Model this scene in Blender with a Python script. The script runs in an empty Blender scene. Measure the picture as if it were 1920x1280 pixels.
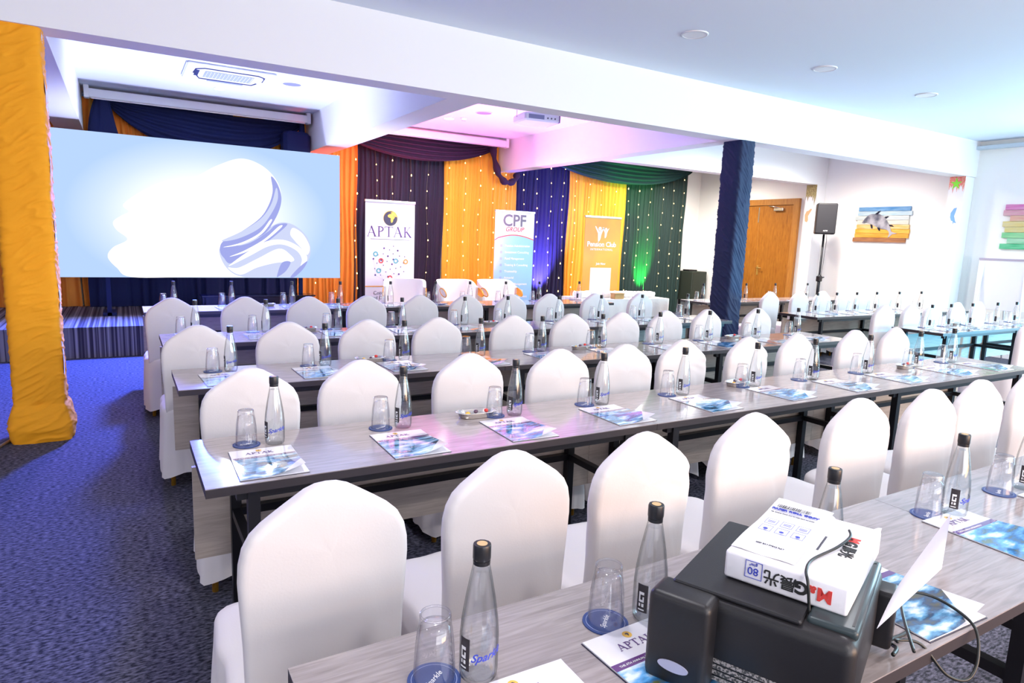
import bpy, bmesh, math, random
from mathutils import Vector, Matrix, noise
random.seed(7)
PI = math.pi
R = math.radians
sc = bpy.context.scene
COL = sc.collection

# ------------------------------------------------------------------ camera
F_PX, YAW, PITCH, ROLL, CAM_H = 1226.85, R(30.83), R(8.84), R(2.184), 1.52
fw = Vector((math.sin(YAW) * math.cos(PITCH), math.cos(YAW) * math.cos(PITCH), -math.sin(PITCH)))
rt = Vector((math.cos(YAW), -math.sin(YAW), 0))
up = rt.cross(fw)
r2 = math.cos(ROLL) * rt + math.sin(ROLL) * up
u2 = -math.sin(ROLL) * rt + math.cos(ROLL) * up
cd = bpy.data.cameras.new('camera'); cam = bpy.data.objects.new('camera', cd); COL.objects.link(cam)
cd.sensor_width = 36; cd.sensor_fit = 'HORIZONTAL'; cd.lens = F_PX * 36 / 1920
cd.clip_start = 0.05; cd.clip_end = 100
m3 = Matrix((r2, u2, -fw)).transposed()
cam.matrix_world = Matrix.Translation((0, 0, CAM_H)) @ m3.to_4x4()
sc.camera = cam

# ------------------------------------------------------------------ world, lights, exposure
sc.view_settings.view_transform = 'Standard'; sc.view_settings.look = 'None'
sc.view_settings.exposure = 1.0; sc.view_settings.gamma = 1
sc.view_settings.use_curve_mapping = False
sc.cycles.transparent_max_bounces = 48
w = bpy.data.worlds.new('world'); sc.world = w; w.use_nodes = True
w.node_tree.nodes['Background'].inputs[0].default_value = (0.75, 0.87, 1, 1)
w.node_tree.nodes['Background'].inputs[1].default_value = 1.0


def area(name, loc, target, size, power, color, spread=180):
    l = bpy.data.lights.new(name, 'AREA'); l.energy = power; l.color = color
    l.shape = 'RECTANGLE'; l.size = size[0]; l.size_y = size[1]; l.spread = R(spread)
    o = bpy.data.objects.new(name, l); COL.objects.link(o); o.location = loc
    o.rotation_euler = (Vector(target) - Vector(loc)).to_track_quat('-Z', 'Y').to_euler()
    return o


def spot(name, loc, target, power, color, angle=60, blend=0.8, radius=0.05):
    l = bpy.data.lights.new(name, 'SPOT'); l.energy = power; l.color = color
    l.spot_size = R(angle); l.spot_blend = blend; l.shadow_soft_size = radius
    o = bpy.data.objects.new(name, l); COL.objects.link(o); o.location = loc
    o.rotation_euler = (Vector(target) - Vector(loc)).to_track_quat('-Z', 'Y').to_euler()
    return o


# windows of the room, behind the photographer and along the right wall outside the frame
area('daylight_rear_window', (3.6, -3.85, 1.9), (3.6, 5, 3.3), (9, 2.2), 130, (1.0, 0.96, 0.98))
area('daylight_right_window', (11.5, 1.2, 1.7), (5, 3.4, 1.6), (4.6, 2.0), 240, (0.50, 0.84, 1.0))
# recessed ceiling lamps of the main room
LAMPS = [(x, y) for y in (-1.5, 1.6) for x in (-2.5, 0.8, 3.4, 6.0, 8.6)]
for x, y in LAMPS:
    spot('lamp_light', (x, y, 3.24), (x, y, 0), 72 if y < 0 else 56, (1, 0.95, 0.94) if y < 0 else (.96, .95, 1), 165, 0.9, 0.12)
# added warm fill behind the photographer, standing in for bounce onto the chair backs
area('warm_low_fill', (3.4, -2.6, 1.15), (2.6, 2, .65), (3.0, 1.0), 62, (1.0, 0.48, 0.14))
# added cyan fill without a known fixture, tints the far block panels
spot('cyan_fill', (10.4, 0.6, 0.7), (8.2, 4.8, 0.35), 520, (0.02, 0.58, 1.0), 62, 0.9, 0.1)
# right hand bays
for x, y in ((8.3, 6.9), (10.1, 6.9), (8.6, 9.6), (10.3, 9.8)):
    spot('bay_light', (x, y, 3.22), (x, y, 0), 190, (1, 0.94, 0.86), 168, 0.9, 0.15)
# stage lighting
spot('bay_lamp_warm', (4.2, 8.9, 3.22), (4.4, 9.6, 0), 170, (1, 0.86, 0.74), 165, 0.9, 0.1)
spot('bay_lamp_stage', (1.2, 9.4, 3.22), (1.2, 9.0, 0), 60, (0.75, 0.82, 1), 165, 0.9, 0.1)
spot('stage_bay_fill', (1.2, 8.3, 0.45), (1.2, 8.9, 3.3), 330, (0.66, 0.70, 1.0), 112, 0.9, 0.2)  # added upward fill, unseen behind the front row, lifts the screen bay ceiling
spot('middle_bay_fill', (4.6, 8.1, 0.45), (4.7, 8.2, 3.3), 110, (0.72, 0.55, 1.0), 100, 0.9, 0.2)  # unseen fill put in to brighten the middle bay ceiling
spot('blue_wash', (1.0, 9.3, 2.6), (-.2, 7.3, 0.0), 2000, (0.06, 0.12, 1.0), 95, 0.9, 0.2)
spot('violet_wash', (0.2, 9.3, 2.6), (-1.0, 3.6, 0.0), 420, (0.30, 0.22, 1.0), 60, 1.0, 0.2)
spot('blue_uplight', (7.05, 10.70, 0.30), (7.15, 11.05, 1.1), 700, (0.25, 0.22, 1.0), 50, 0.9, 0.04)
spot('green_uplight', (9.75, 10.70, 0.28), (9.8, 11.05, 1.1), 420, (0.03, 1.0, 0.12), 42, 0.9, 0.04)
spot('green_wash', (9.4, 9.6, 0.9), (9.3, 11.0, 3.2), 170, (0.03, 1.0, 0.2), 45, 0.9, 0.04)
spot('indigo_wash', (6.9, 9.9, 0.4), (7.1, 11.0, 2.2), 260, (0.2, 0.12, 1.0), 70, 0.9, 0.05)
spot('magenta_uplight', (5.0, 9.4, 0.5), (4.9, 8.9, 3.3), 330, (1.0, 0.16, 0.62), 95, 0.9, 0.1)
spot('red_uplight', (3.4, 9.9, 0.5), (3.6, 10.6, 3.3), 200, (1.0, 0.08, 0.06), 60, 0.9, 0.1)
spot('violet_uplight', (3.2, 8.2, 0.6), (6.0, 7.6, 2.9), 170, (0.42, 0.32, 1.0), 80, 0.9, 0.1)


# ------------------------------------------------------------------ materials
def mat(name, color=(0.8, 0.8, 0.8), rough=0.6, metal=0.0, noise_=None, bump=None, emit=None, sheen=0, spec=0.5, stretch=None):
    m = bpy.data.materials.new(name); m.use_nodes = True
    nt = m.node_tree; b = nt.nodes['Principled BSDF']
    b.inputs['Base Color'].default_value = (*color, 1); b.inputs['Roughness'].default_value = rough
    b.inputs['Metallic'].default_value = metal
    b.inputs['Specular IOR Level'].default_value = spec
    if sheen: b.inputs['Sheen Weight'].default_value = sheen
    tc = nt.nodes.new('ShaderNodeTexCoord'); mp = nt.nodes.new('ShaderNodeMapping')
    nt.links.new(tc.outputs['Object'], mp.inputs['Vector'])
    if stretch: mp.inputs['Scale'].default_value = stretch
    if noise_:   # (scale, second colour, contrast lo, hi)
        n = nt.nodes.new('ShaderNodeTexNoise'); n.inputs['Scale'].default_value = noise_[0]; n.inputs['Detail'].default_value = 6
        nt.links.new(mp.outputs[0], n.inputs['Vector'])
        r = nt.nodes.new('ShaderNodeValToRGB'); nt.links.new(n.outputs['Fac'], r.inputs[0])
        r.color_ramp.elements[0].position = noise_[2]; r.color_ramp.elements[1].position = noise_[3]
        r.color_ramp.elements[0].color = (*color, 1); r.color_ramp.elements[1].color = (*noise_[1], 1)
        nt.links.new(r.outputs[0], b.inputs['Base Color'])
    if bump:     # (scale, strength, distance)
        n = nt.nodes.new('ShaderNodeTexNoise'); n.inputs['Scale'].default_value = bump[0]; n.inputs['Detail'].default_value = 4
        nt.links.new(mp.outputs[0], n.inputs['Vector'])
        bp = nt.nodes.new('ShaderNodeBump'); bp.inputs['Strength'].default_value = bump[1]; bp.inputs['Distance'].default_value = bump[2]
        nt.links.new(n.outputs['Fac'], bp.inputs['Height']); nt.links.new(bp.outputs[0], b.inputs['Normal'])
    if emit:
        b.inputs['Emission Color'].default_value = (*emit[0], 1); b.inputs['Emission Strength'].default_value = emit[1]
    return m


def thin_glass(name, centre, edge, gloss=0.95, blend=0.55):
    """thin clear wall: transparent, darker where it is seen edge on, with a mirror reflection"""
    m = bpy.data.materials.new(name); m.use_nodes = True; nt = m.node_tree; nt.nodes.clear()
    out = nt.nodes.new('ShaderNodeOutputMaterial'); mix = nt.nodes.new('ShaderNodeMixShader')
    t = nt.nodes.new('ShaderNodeBsdfTransparent'); g = nt.nodes.new('ShaderNodeBsdfGlossy'); g.inputs['Roughness'].default_value = 0.04
    g.inputs['Color'].default_value = (gloss, gloss, gloss, 1)
    fr = nt.nodes.new('ShaderNodeValToRGB'); fr.color_ramp.elements[0].position = 0.35; fr.color_ramp.elements[1].position = 1.0
    fr.color_ramp.elements[0].color = (.07, .07, .07, 1); fr.color_ramp.elements[1].color = (blend, blend, blend, 1)
    e_ = fr.color_ramp.elements.new(.75); e_.color = (.15, .15, .15, 1)
    fc = nt.nodes.new('ShaderNodeLayerWeight'); fc.inputs['Blend'].default_value = 0.5
    r = nt.nodes.new('ShaderNodeValToRGB'); r.color_ramp.elements[0].position = 0.45; r.color_ramp.elements[1].position = 1.0
    r.color_ramp.elements[0].color = (*centre, 1); r.color_ramp.elements[1].color = (*edge, 1)
    nt.links.new(fc.outputs['Facing'], r.inputs[0]); nt.links.new(r.outputs[0], t.inputs['Color'])
    nt.links.new(fc.outputs['Facing'], fr.inputs[0]); nt.links.new(fr.outputs[0], mix.inputs[0]); nt.links.new(t.outputs[0], mix.inputs[1]); nt.links.new(g.outputs[0], mix.inputs[2])
    nt.links.new(mix.outputs[0], out.inputs[0])
    return m


def emission(name, color, strength):
    m = bpy.data.materials.new(name); m.use_nodes = True; nt = m.node_tree; nt.nodes.clear()
    out = nt.nodes.new('ShaderNodeOutputMaterial'); e = nt.nodes.new('ShaderNodeEmission')
    e.inputs[0].default_value = (*color, 1); e.inputs[1].default_value = strength
    nt.links.new(e.outputs[0], out.inputs[0]); return m


def wood_grain(name, c1, c2, rough, axis_scale, dist=3.0):
    m = bpy.data.materials.new(name); m.use_nodes = True; nt = m.node_tree; b = nt.nodes['Principled BSDF']
    b.inputs['Roughness'].default_value = rough
    tc = nt.nodes.new('ShaderNodeTexCoord'); mp = nt.nodes.new('ShaderNodeMapping'); mp.inputs['Scale'].default_value = axis_scale
    n = nt.nodes.new('ShaderNodeTexNoise'); n.inputs['Scale'].default_value = 4; n.inputs['Detail'].default_value = 8; n.inputs['Distortion'].default_value = dist
    r = nt.nodes.new('ShaderNodeValToRGB'); r.color_ramp.elements[0].position = 0.3; r.color_ramp.elements[1].position = 0.72
    r.color_ramp.elements[0].color = (*c1, 1); r.color_ramp.elements[1].color = (*c2, 1)
    nt.links.new(tc.outputs['Object'], mp.inputs[0]); nt.links.new(mp.outputs[0], n.inputs['Vector'])
    nt.links.new(n.outputs['Fac'], r.inputs[0]); nt.links.new(r.outputs[0], b.inputs['Base Color'])
    return m


M = {}
M['paint'] = mat('white_paint', (0.86, 0.86, 0.88), 0.75, bump=(60, 0.05, 0.002))
M['ceiling'] = mat('ceiling_paint', (0.76, 0.83, 0.93), 0.85, bump=(80, 0.05, 0.002))  # bluish cast of the room light mixed into the paint colour
M['wall'] = mat('wall_paint', (0.88, 0.87, 0.83), 0.8, bump=(50, 0.06, 0.002))
M['carpet'] = mat('carpet', (0.004, 0.006, 0.016), 0.95, noise_=(95, (0.17, 0.165, 0.24), 0.38, 0.72), bump=(330, 0.7, 0.006), stretch=(0.45, 1, 1))
M['table_top'] = wood_grain('grey_oak_laminate', (0.27, 0.23, 0.225), (0.42, 0.365, 0.355), 0.11, (1.2, 14, 8), 1.5)
M['table_top'].node_tree.nodes['Principled BSDF'].inputs['Specular IOR Level'].default_value = 1.0
M['table_edge'] = mat('dark_edge_band', (0.035, 0.027, 0.03), 0.45)
M['back_cover'] = mat('dark_outline_sheet', (0.01, 0.008, 0.03), 0.3)
M['panel'] = wood_grain('grey_oak_panel', (0.40, 0.33, 0.28), (0.55, 0.47, 0.41), 0.5, (1.2, 8, 14), 1.5)
M['black_metal'] = mat('black_metal', (0.008, 0.008, 0.012), 0.4, 0.3)
M['cover'] = mat('white_stretch_fabric', (0.735, 0.685, 0.68), 0.85, bump=(180, 0.12, 0.002), sheen=0.15)
M['gold'] = mat('gold_metal', (0.75, 0.36, 0.04), 0.35, 0.6)
M['glass'] = thin_glass('bottle_glass', (0.985, 0.99, 0.99), (0.26, 0.29, 0.30))
M['tumbler'] = thin_glass('tumbler_glass', (0.985, 0.985, 0.99), (0.62, 0.63, 0.68), blend=.7)
M['water'] = thin_glass('water', (0.95, 0.96, 0.965), (0.62, 0.66, 0.68), 0.8)
M['cap'] = mat('black_cap', (0.012, 0.012, 0.015), 0.35)
M['cap_foil'] = mat('cap_sticker', (0.62, 0.42, 0.2), 0.5)
M['label'] = mat('black_label', (0.03, 0.025, 0.03), 0.5)
M['white_ink'] = mat('white_ink', (0.85, 0.85, 0.85), 0.6)
M['blue_ink'] = mat('blue_ink', (0.03, 0.05, 0.45), 0.6)
M['purple_ink'] = mat('purple_ink', (0.12, 0.05, 0.22), 0.6)
M['grey_ink'] = mat('grey_ink', (0.14, 0.14, 0.17), 0.6)
M['red_ink'] = mat('red_ink', (0.75, 0.06, 0.05), 0.6)
M['black_ink'] = mat('black_ink', (0.02, 0.02, 0.02), 0.6)
M['orange_ink'] = mat('orange_ink', (0.9, 0.38, 0.05), 0.6)
M['teal_ink'] = mat('teal_ink', (0.1, 0.45, 0.5), 0.6)
M['paper'] = mat('paper', (0.86, 0.84, 0.88), 0.55)
M['coaster'] = mat('navy_coaster', (0.02, 0.05, 0.2), 0.55)
M['silver'] = mat('silver_tray', (0.75, 0.72, 0.68), 0.22, 0.9)
M['candy'] = mat('candy_yellow', (0.85, 0.5, 0.05), 0.4)
M['candy_dark'] = mat('candy_dark', (0.12, 0.06, 0.1), 0.4)
M['black_plastic'] = mat('black_plastic', (0.012, 0.011, 0.013), 0.42, bump=(400, 0.15, 0.001))
M['dark_grey_plastic'] = mat('dark_grey_plastic', (0.03, 0.045, 0.05), 0.35)
M['window_plastic'] = mat('ink_window', (0.45, 0.45, 0.6), 0.25)
M['ream_paper'] = mat('ream_wrapper', (0.9, 0.87, 0.9), 0.3, bump=(14, 0.25, 0.004))
M['cable'] = mat('black_cable', (0.008, 0.01, 0.01), 0.4)
M['navy'] = mat('navy_cloth', (0.002, 0.008, 0.075), 0.85)
M['col_navy'] = mat('navy_stretch_cloth', (0.002, 0.012, 0.065), 0.7, bump=(90, 0.1, 0.003))
M['col_yellow'] = mat('yellow_stretch_cloth', (0.95, 0.38, 0.004), 0.8, bump=(90, 0.1, 0.003))
M['yellow_drape'] = mat('yellow_drape_cloth', (0.93, 0.40, 0.03), 0.75)
M['orange_drape'] = mat('orange_drape_cloth', (0.85, 0.27, 0.03), 0.75)
M['purple_drape'] = mat('dark_purple_drape_cloth', (0.018, 0.010, 0.035), 0.8)
M['blue_drape'] = mat('indigo_drape_cloth', (0.010, 0.006, 0.055), 0.8)
M['green_drape'] = mat('dark_green_drape_cloth', (0.012, 0.035, 0.03), 0.8)
M['maroon'] = mat('dark_plum_cloth', (0.035, 0.008, 0.04), 0.8)
M['swag_navy_green'] = mat('dark_teal_cloth', (0.008, 0.05, 0.05), 0.75)
M['bulb'] = emission('bulb_glow', (1.0, 0.66, 0.20), 5)
M['wire'] = mat('thin_wire', (0.2, 0.15, 0.08), 0.6)
M['door'] = wood_grain('brown_door_veneer', (0.24, 0.075, 0.008), (0.42, 0.16, 0.02), 0.35, (12, 12, 1.0), 1.5)
M['door_frame'] = wood_grain('brown_frame_wood', (0.33, 0.12, 0.02), (0.46, 0.2, 0.035), 0.4, (12, 12, 1.0), 1.0)
M['brass'] = mat('brass', (0.7, 0.45, 0.15), 0.3, 0.8)
M['steel'] = mat('steel', (0.6, 0.6, 0.6), 0.3, 0.9)
M['ac_white'] = mat('white_plastic', (0.8, 0.82, 0.86), 0.45)
M['ac_dark'] = mat('vent_slot_dark', (0.01, 0.02, 0.12), 0.6)
M['ac_grille'] = mat('grille_grey', (0.35, 0.4, 0.6), 0.6)
M['disc'] = mat('ceiling_speaker_grille', (0.24, 0.26, 0.40), 0.7, bump=(500, 0.4, 0.002))
M['lamp_on'] = emission('lamp_glow', (1, 0.93, 0.85), 14)
M['sofa'] = mat('white_leatherette', (0.87, 0.84, 0.80), 0.4)
M['linen'] = mat('white_linen', (0.86, 0.84, 0.8), 0.85, bump=(30, 0.2, 0.01))
M['wicker'] = wood_grain('wicker', (0.35, 0.2, 0.06), (0.6, 0.4, 0.16), 0.7, (40, 40, 40), 0.5)
M['speaker'] = mat('black_speaker_grille', (0.02, 0.018, 0.022), 0.7, bump=(300, 0.5, 0.002))
M['cabinet'] = mat('dark_green_cabinet', (0.03, 0.04, 0.028), 0.6)
M['gloss_black'] = mat('gloss_black', (0.004, 0.004, 0.012), 0.1)
M['easel'] = mat('white_board', (0.85, 0.86, 0.9), 0.35)
M['sky_banner'] = mat('light_blue_print', (0.30, 0.55, 0.78), 0.5)
M['orange_banner'] = mat('orange_print', (0.80, 0.33, 0.06), 0.5, noise_=(0.9, (0.85, 0.45, 0.05), 0.4, 0.6))
M['banner_white'] = mat('white_print', (0.85, 0.82, 0.85), 0.5)
M['led_frame'] = mat('led_frame', (0.02, 0.02, 0.03), 0.5)


def stage_carpet():
    m = bpy.data.materials.new('striped_stage_carpet'); m.use_nodes = True; nt = m.node_tree; b = nt.nodes['Principled BSDF']
    b.inputs['Roughness'].default_value = 0.9
    tc = nt.nodes.new('ShaderNodeTexCoord'); mp = nt.nodes.new('ShaderNodeMapping'); mp.inputs['Scale'].default_value = (38, 0.15, 0.15)
    n = nt.nodes.new('ShaderNodeTexNoise'); n.inputs['Scale'].default_value = 1.0; n.inputs['Detail'].default_value = 3
    r = nt.nodes.new('ShaderNodeValToRGB')
    r.color_ramp.elements[0].position = 0.40; r.color_ramp.elements[0].color = (0.035, 0.028, 0.045, 1)
    r.color_ramp.elements[1].position = 0.68; r.color_ramp.elements[1].color = (0.33, 0.31, 0.34, 1)
    nt.links.new(tc.outputs['Object'], mp.inputs[0]); nt.links.new(mp.outputs[0], n.inputs['Vector'])
    nt.links.new(n.outputs['Fac'], r.inputs[0]); nt.links.new(r.outputs[0], b.inputs['Base Color'])
    return m


M['stage'] = stage_carpet()


def brochure_mat(name, sky, deep, land, seed):
    """printed cover: white head, dark title band, then a photograph of sea, cloud and coast (flat print)"""
    m = bpy.data.materials.new(name); m.use_nodes = True; nt = m.node_tree; b = nt.nodes['Principled BSDF']
    b.inputs['Roughness'].default_value = 0.10; b.inputs['Coat Weight'].default_value = 0.8; b.inputs['Coat Roughness'].default_value = 0.05
    tc = nt.nodes.new('ShaderNodeTexCoord'); sx = nt.nodes.new('ShaderNodeSeparateXYZ'); nt.links.new(tc.outputs['Object'], sx.inputs[0])
    n = nt.nodes.new('ShaderNodeTexNoise'); n.inputs['Scale'].default_value = 14; n.inputs['Detail'].default_value = 5
    mp = nt.nodes.new('ShaderNodeMapping'); mp.inputs['Location'].default_value = (seed, seed * 2, 0); mp.inputs['Scale'].default_value = (1, 2.2, 1)
    nt.links.new(tc.outputs['Object'], mp.inputs[0]); nt.links.new(mp.outputs[0], n.inputs['Vector'])
    pr = nt.nodes.new('ShaderNodeValToRGB'); cr = pr.color_ramp
    cr.elements[0].position = 0.34; cr.elements[0].color = (*land, 1)
    cr.elements[1].position = 0.66; cr.elements[1].color = (0.75, 0.85, 0.9, 1)
    e = cr.elements.new(0.44); e.color = (*deep, 1); e = cr.elements.new(0.54); e.color = (*sky, 1)
    nt.links.new(n.outputs['Fac'], pr.inputs[0])
    # white head
    g = nt.nodes.new('ShaderNodeMath'); g.operation = 'GREATER_THAN'; g.inputs[1].default_value = 0.212; nt.links.new(sx.outputs['Y'], g.inputs[0])
    mx = nt.nodes.new('ShaderNodeMix'); mx.data_type = 'RGBA'; nt.links.new(g.outputs[0], mx.inputs[0]); nt.links.new(pr.outputs[0], mx.inputs[6]); mx.inputs[7].default_value = (0.85, 0.82, 0.87, 1)
    # title band
    a = nt.nodes.new('ShaderNodeMath'); a.operation = 'COMPARE'; a.inputs[1].default_value = 0.205; a.inputs[2].default_value = 0.009; nt.links.new(sx.outputs['Y'], a.inputs[0])
    mx2 = nt.nodes.new('ShaderNodeMix'); mx2.data_type = 'RGBA'; nt.links.new(a.outputs[0], mx2.inputs[0]); nt.links.new(mx.outputs[2], mx2.inputs[6]); mx2.inputs[7].default_value = (0.14, 0.05, 0.2, 1)
    # pale corner swoosh: x > .13 + .8 y
    s1 = nt.nodes.new('ShaderNodeMath'); s1.operation = 'MULTIPLY_ADD'; s1.inputs[1].default_value = -.8; nt.links.new(sx.outputs['Y'], s1.inputs[0]); nt.links.new(sx.outputs['X'], s1.inputs[2])
    lt = nt.nodes.new('ShaderNodeMath'); lt.operation = 'GREATER_THAN'; lt.inputs[1].default_value = .13; nt.links.new(s1.outputs[0], lt.inputs[0])
    mx3 = nt.nodes.new('ShaderNodeMix'); mx3.data_type = 'RGBA'; nt.links.new(lt.outputs[0], mx3.inputs[0]); nt.links.new(mx2.outputs[2], mx3.inputs[6]); mx3.inputs[7].default_value = (0.80, 0.80, 0.84, 1)
    nt.links.new(mx3.outputs[2], b.inputs['Base Color'])
    return m


BRO = [brochure_mat('brochure_print_sea', (0.12, 0.4, 0.75), (0.03, 0.16, 0.4), (0.10, 0.13, 0.05), 1.3),
       brochure_mat('brochure_print_coast', (0.15, 0.38, 0.6), (0.05, 0.1, 0.2), (0.12, 0.12, 0.08), 4.1),
       brochure_mat('brochure_print_bay', (0.25, 0.5, 0.75), (0.04, 0.2, 0.35), (0.05, 0.06, 0.07), 7.7)]


# ------------------------------------------------------------------ mesh helpers
class MB:
    def __init__(s): s.v = []; s.f = []; s.m = []; s.sm = []

    def add(s, vs, fs, mi=0, smooth=False):
        o = len(s.v); s.v += [tuple(v) for v in vs]
        for f in fs: s.f.append([i + o for i in f]); s.m.append(mi); s.sm.append(smooth)
        return s

    def box(s, a, b, mi=0, b_=0.0):
        x0, y0, z0 = a; x1, y1, z1 = b
        if b_ <= 0:
            return s.add([(x0, y0, z0), (x1, y0, z0), (x1, y1, z0), (x0, y1, z0), (x0, y0, z1), (x1, y0, z1), (x1, y1, z1), (x0, y1, z1)],
                         [(0, 3, 2, 1), (4, 5, 6, 7), (0, 1, 5, 4), (1, 2, 6, 5), (2, 3, 7, 6), (3, 0, 4, 7)], mi)
        c = b_
        ring = lambda i: [(x0 + c + i, y0 + i), (x1 - c - i, y0 + i), (x1 - i, y0 + c + i), (x1 - i, y1 - c - i), (x1 - c - i, y1 - i), (x0 + c + i, y1 - i), (x0 + i, y1 - c - i), (x0 + i, y0 + c + i)]
        lv = [(c * .7, z0), (0, z0 + c), (0, z1 - c), (c * .7, z1)]
        vs = []
        for i, z in lv: vs += [(x, y, z) for x, y in ring(i)]
        fs = [tuple(reversed(range(8))), tuple(range(24, 32))]
        for k in range(3):
            for j in range(8): fs.append((k * 8 + j, k * 8 + (j + 1) % 8, k * 8 + 8 + (j + 1) % 8, k * 8 + 8 + j))
        return s.add(vs, fs, mi)

    def rbox(s, a, b, r, seg=4, mi=0):
        bm = bmesh.new(); bmesh.ops.create_cube(bm, size=1)
        for v in bm.verts: v.co = Vector([(a[i] + b[i]) / 2 + v.co[i] * (b[i] - a[i]) for i in range(3)])
        bmesh.ops.bevel(bm, geom=bm.edges[:], offset=r, segments=seg, profile=.5, affect='EDGES')
        bm.verts.index_update()
        s.add([tuple(v.co) for v in bm.verts], [tuple(v.index for v in f.verts) for f in bm.faces], mi, True); bm.free(); return s

    def lathe(s, prof, n=24, c=(0, 0, 0), mi=0, smooth=True, capb=True, capt=True, flute=None):
        vs = []
        for r, z in prof:
            for k in range(n):
                a = 2 * PI * k / n; rr = r * (1 + (flute(k, z) if flute else 0))
                vs.append((c[0] + rr * math.cos(a), c[1] + rr * math.sin(a), c[2] + z))
        fs = [(i * n + k, i * n + (k + 1) % n, (i + 1) * n + (k + 1) % n, (i + 1) * n + k) for i in range(len(prof) - 1) for k in range(n)]
        s.add(vs, fs, mi, smooth)
        if capb: s.add(vs[:n], [tuple(reversed(range(n)))], mi)
        if capt: s.add(vs[-n:], [tuple(range(n))], mi)
        return s

    def tube(s, pts, r, n=8, mi=0, cap=True):
        P = [Vector(p) for p in pts]; vs = []; prev = None
        for i, p in enumerate(P):
            t = (P[min(i + 1, len(P) - 1)] - P[max(i - 1, 0)]).normalized()
            if prev is None:
                a = Vector((0, 0, 1)) if abs(t.z) < .9 else Vector((1, 0, 0)); nx = t.cross(a).normalized()
            else:
                nx = (prev - t * prev.dot(t)).normalized()
            ny = t.cross(nx); prev = nx
            rr = r[i] if isinstance(r, (list, tuple)) else r
            for k in range(n):
                a = 2 * PI * k / n; vs.append(p + rr * (math.cos(a) * nx + math.sin(a) * ny))
        fs = [(i * n + k, i * n + (k + 1) % n, (i + 1) * n + (k + 1) % n, (i + 1) * n + k) for i in range(len(P) - 1) for k in range(n)]
        if cap: fs += [tuple(reversed(range(n))), tuple(range((len(P) - 1) * n, len(P) * n))]
        return s.add(vs, fs, mi, True)

    def grid(s, nu, nv, fn, mi=0, smooth=True, closeu=False):
        vs = [fn(i / nu, j / nv) for j in range(nv + 1) for i in range(nu + (0 if closeu else 1))]
        wd = nu if closeu else nu + 1
        fs = [(j * wd + i, j * wd + (i + 1) % wd, (j + 1) * wd + (i + 1) % wd, (j + 1) * wd + i) for j in range(nv) for i in range(nu)]
        return s.add(vs, fs, mi, smooth)

    def poly(s, pts, th=0.0, axis='y', mi=0):
        """flat polygon with (u, v) points; axis is the direction it faces; th its thickness"""
        def P(u, v, d): return {'y': (u, d, v), 'x': (d, u, v), 'z': (u, v, d)}[axis]
        n = len(pts)
        if th == 0: return s.add([P(u, v, 0) for u, v in pts], [tuple(range(n))], mi)
        vs = [P(u, v, 0) for u, v in pts] + [P(u, v, th) for u, v in pts]
        return s.add(vs, [tuple(range(n)), tuple(reversed(range(n, 2 * n)))] + [(i, i + n, (i + 1) % n + n, (i + 1) % n) for i in range(n)], mi)

    def xf(s, mtx, start=0):
        s.v[start:] = [tuple(mtx @ Vector(v)) for v in s.v[start:]]; return s

    def mesh(s, name, mats):
        me = bpy.data.meshes.new(name); me.from_pydata(s.v, [], s.f)
        for m in (mats if isinstance(mats, (list, tuple)) else [mats]): me.materials.append(m)
        me.polygons.foreach_set('material_index', s.m); me.polygons.foreach_set('use_smooth', s.sm)
        bm = bmesh.new(); bm.from_mesh(me)
        bmesh.ops.recalc_face_normals(bm, faces=bm.faces)
        bm.to_mesh(me); bm.free(); me.update(); return me

    def build(s, name, mats, parent=None, loc=(0, 0, 0), rot=(0, 0, 0)):
        return link(name, s.mesh(name, mats), parent, loc, rot)


def link(name, data, parent=None, loc=(0, 0, 0), rot=(0, 0, 0)):
    o = bpy.data.objects.new(name, data); COL.objects.link(o); o.location = loc; o.rotation_euler = rot
    if parent: o.parent = parent
    return o


def tag(o, label=None, cat=None, group=None, kind=None):
    if label: o['label'] = label
    if cat: o['category'] = cat
    if group: o['group'] = group
    if kind: o['kind'] = kind
    return o


def thing(name, label, cat, loc=(0, 0, 0), rz=0, group=None):
    o = bpy.data.objects.new(name, None); COL.objects.link(o); o.empty_display_size = 0.1
    o.location = loc; o.rotation_euler = (0, 0, rz); return tag(o, label, cat, group)


def struct(name, mb, m, parent=None):
    o = mb.build(name, m, parent)
    o['kind'] = 'structure'; return o


def dup(root, loc=None, rz=None, label=None, group=None):
    def cp(o, par):
        c = o.copy(); COL.objects.link(c); c.parent = par
        for ch in kids.get(o.name, ()): cp(ch, c)
        return c
    kids = {}
    for o in list(root.children_recursive): kids.setdefault(o.parent.name, []).append(o)
    c = cp(root, None)
    if loc is not None: c.location = loc
    if rz is not None: c.rotation_euler[2] = rz
    if label: c['label'] = label
    if group: c['group'] = group
    return c


def text_mesh(txt, size, extrude=0.0004, offset=0.0, shear=0.0, align='CENTER', spacing=1.0):
    cu = bpy.data.curves.new('txt', 'FONT'); cu.body = txt; cu.size = size; cu.extrude = extrude
    cu.offset = offset; cu.shear = shear; cu.align_x = align; cu.space_character = spacing; cu.resolution_u = 3
    o = bpy.data.objects.new('txt', cu); COL.objects.link(o)
    bpy.context.view_layer.update()
    dg = bpy.context.evaluated_depsgraph_get()
    me = bpy.data.meshes.new_from_object(o.evaluated_get(dg))
    bpy.data.objects.remove(o); bpy.data.curves.remove(cu)
    return me


def text_obj(name, txt, size, m, parent, loc, rot=(PI / 2, 0, 0), **k):
    me = text_mesh(txt, size, **k); me.materials.clear(); me.materials.append(m)
    return link(name, me, parent, loc, rot)


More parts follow.
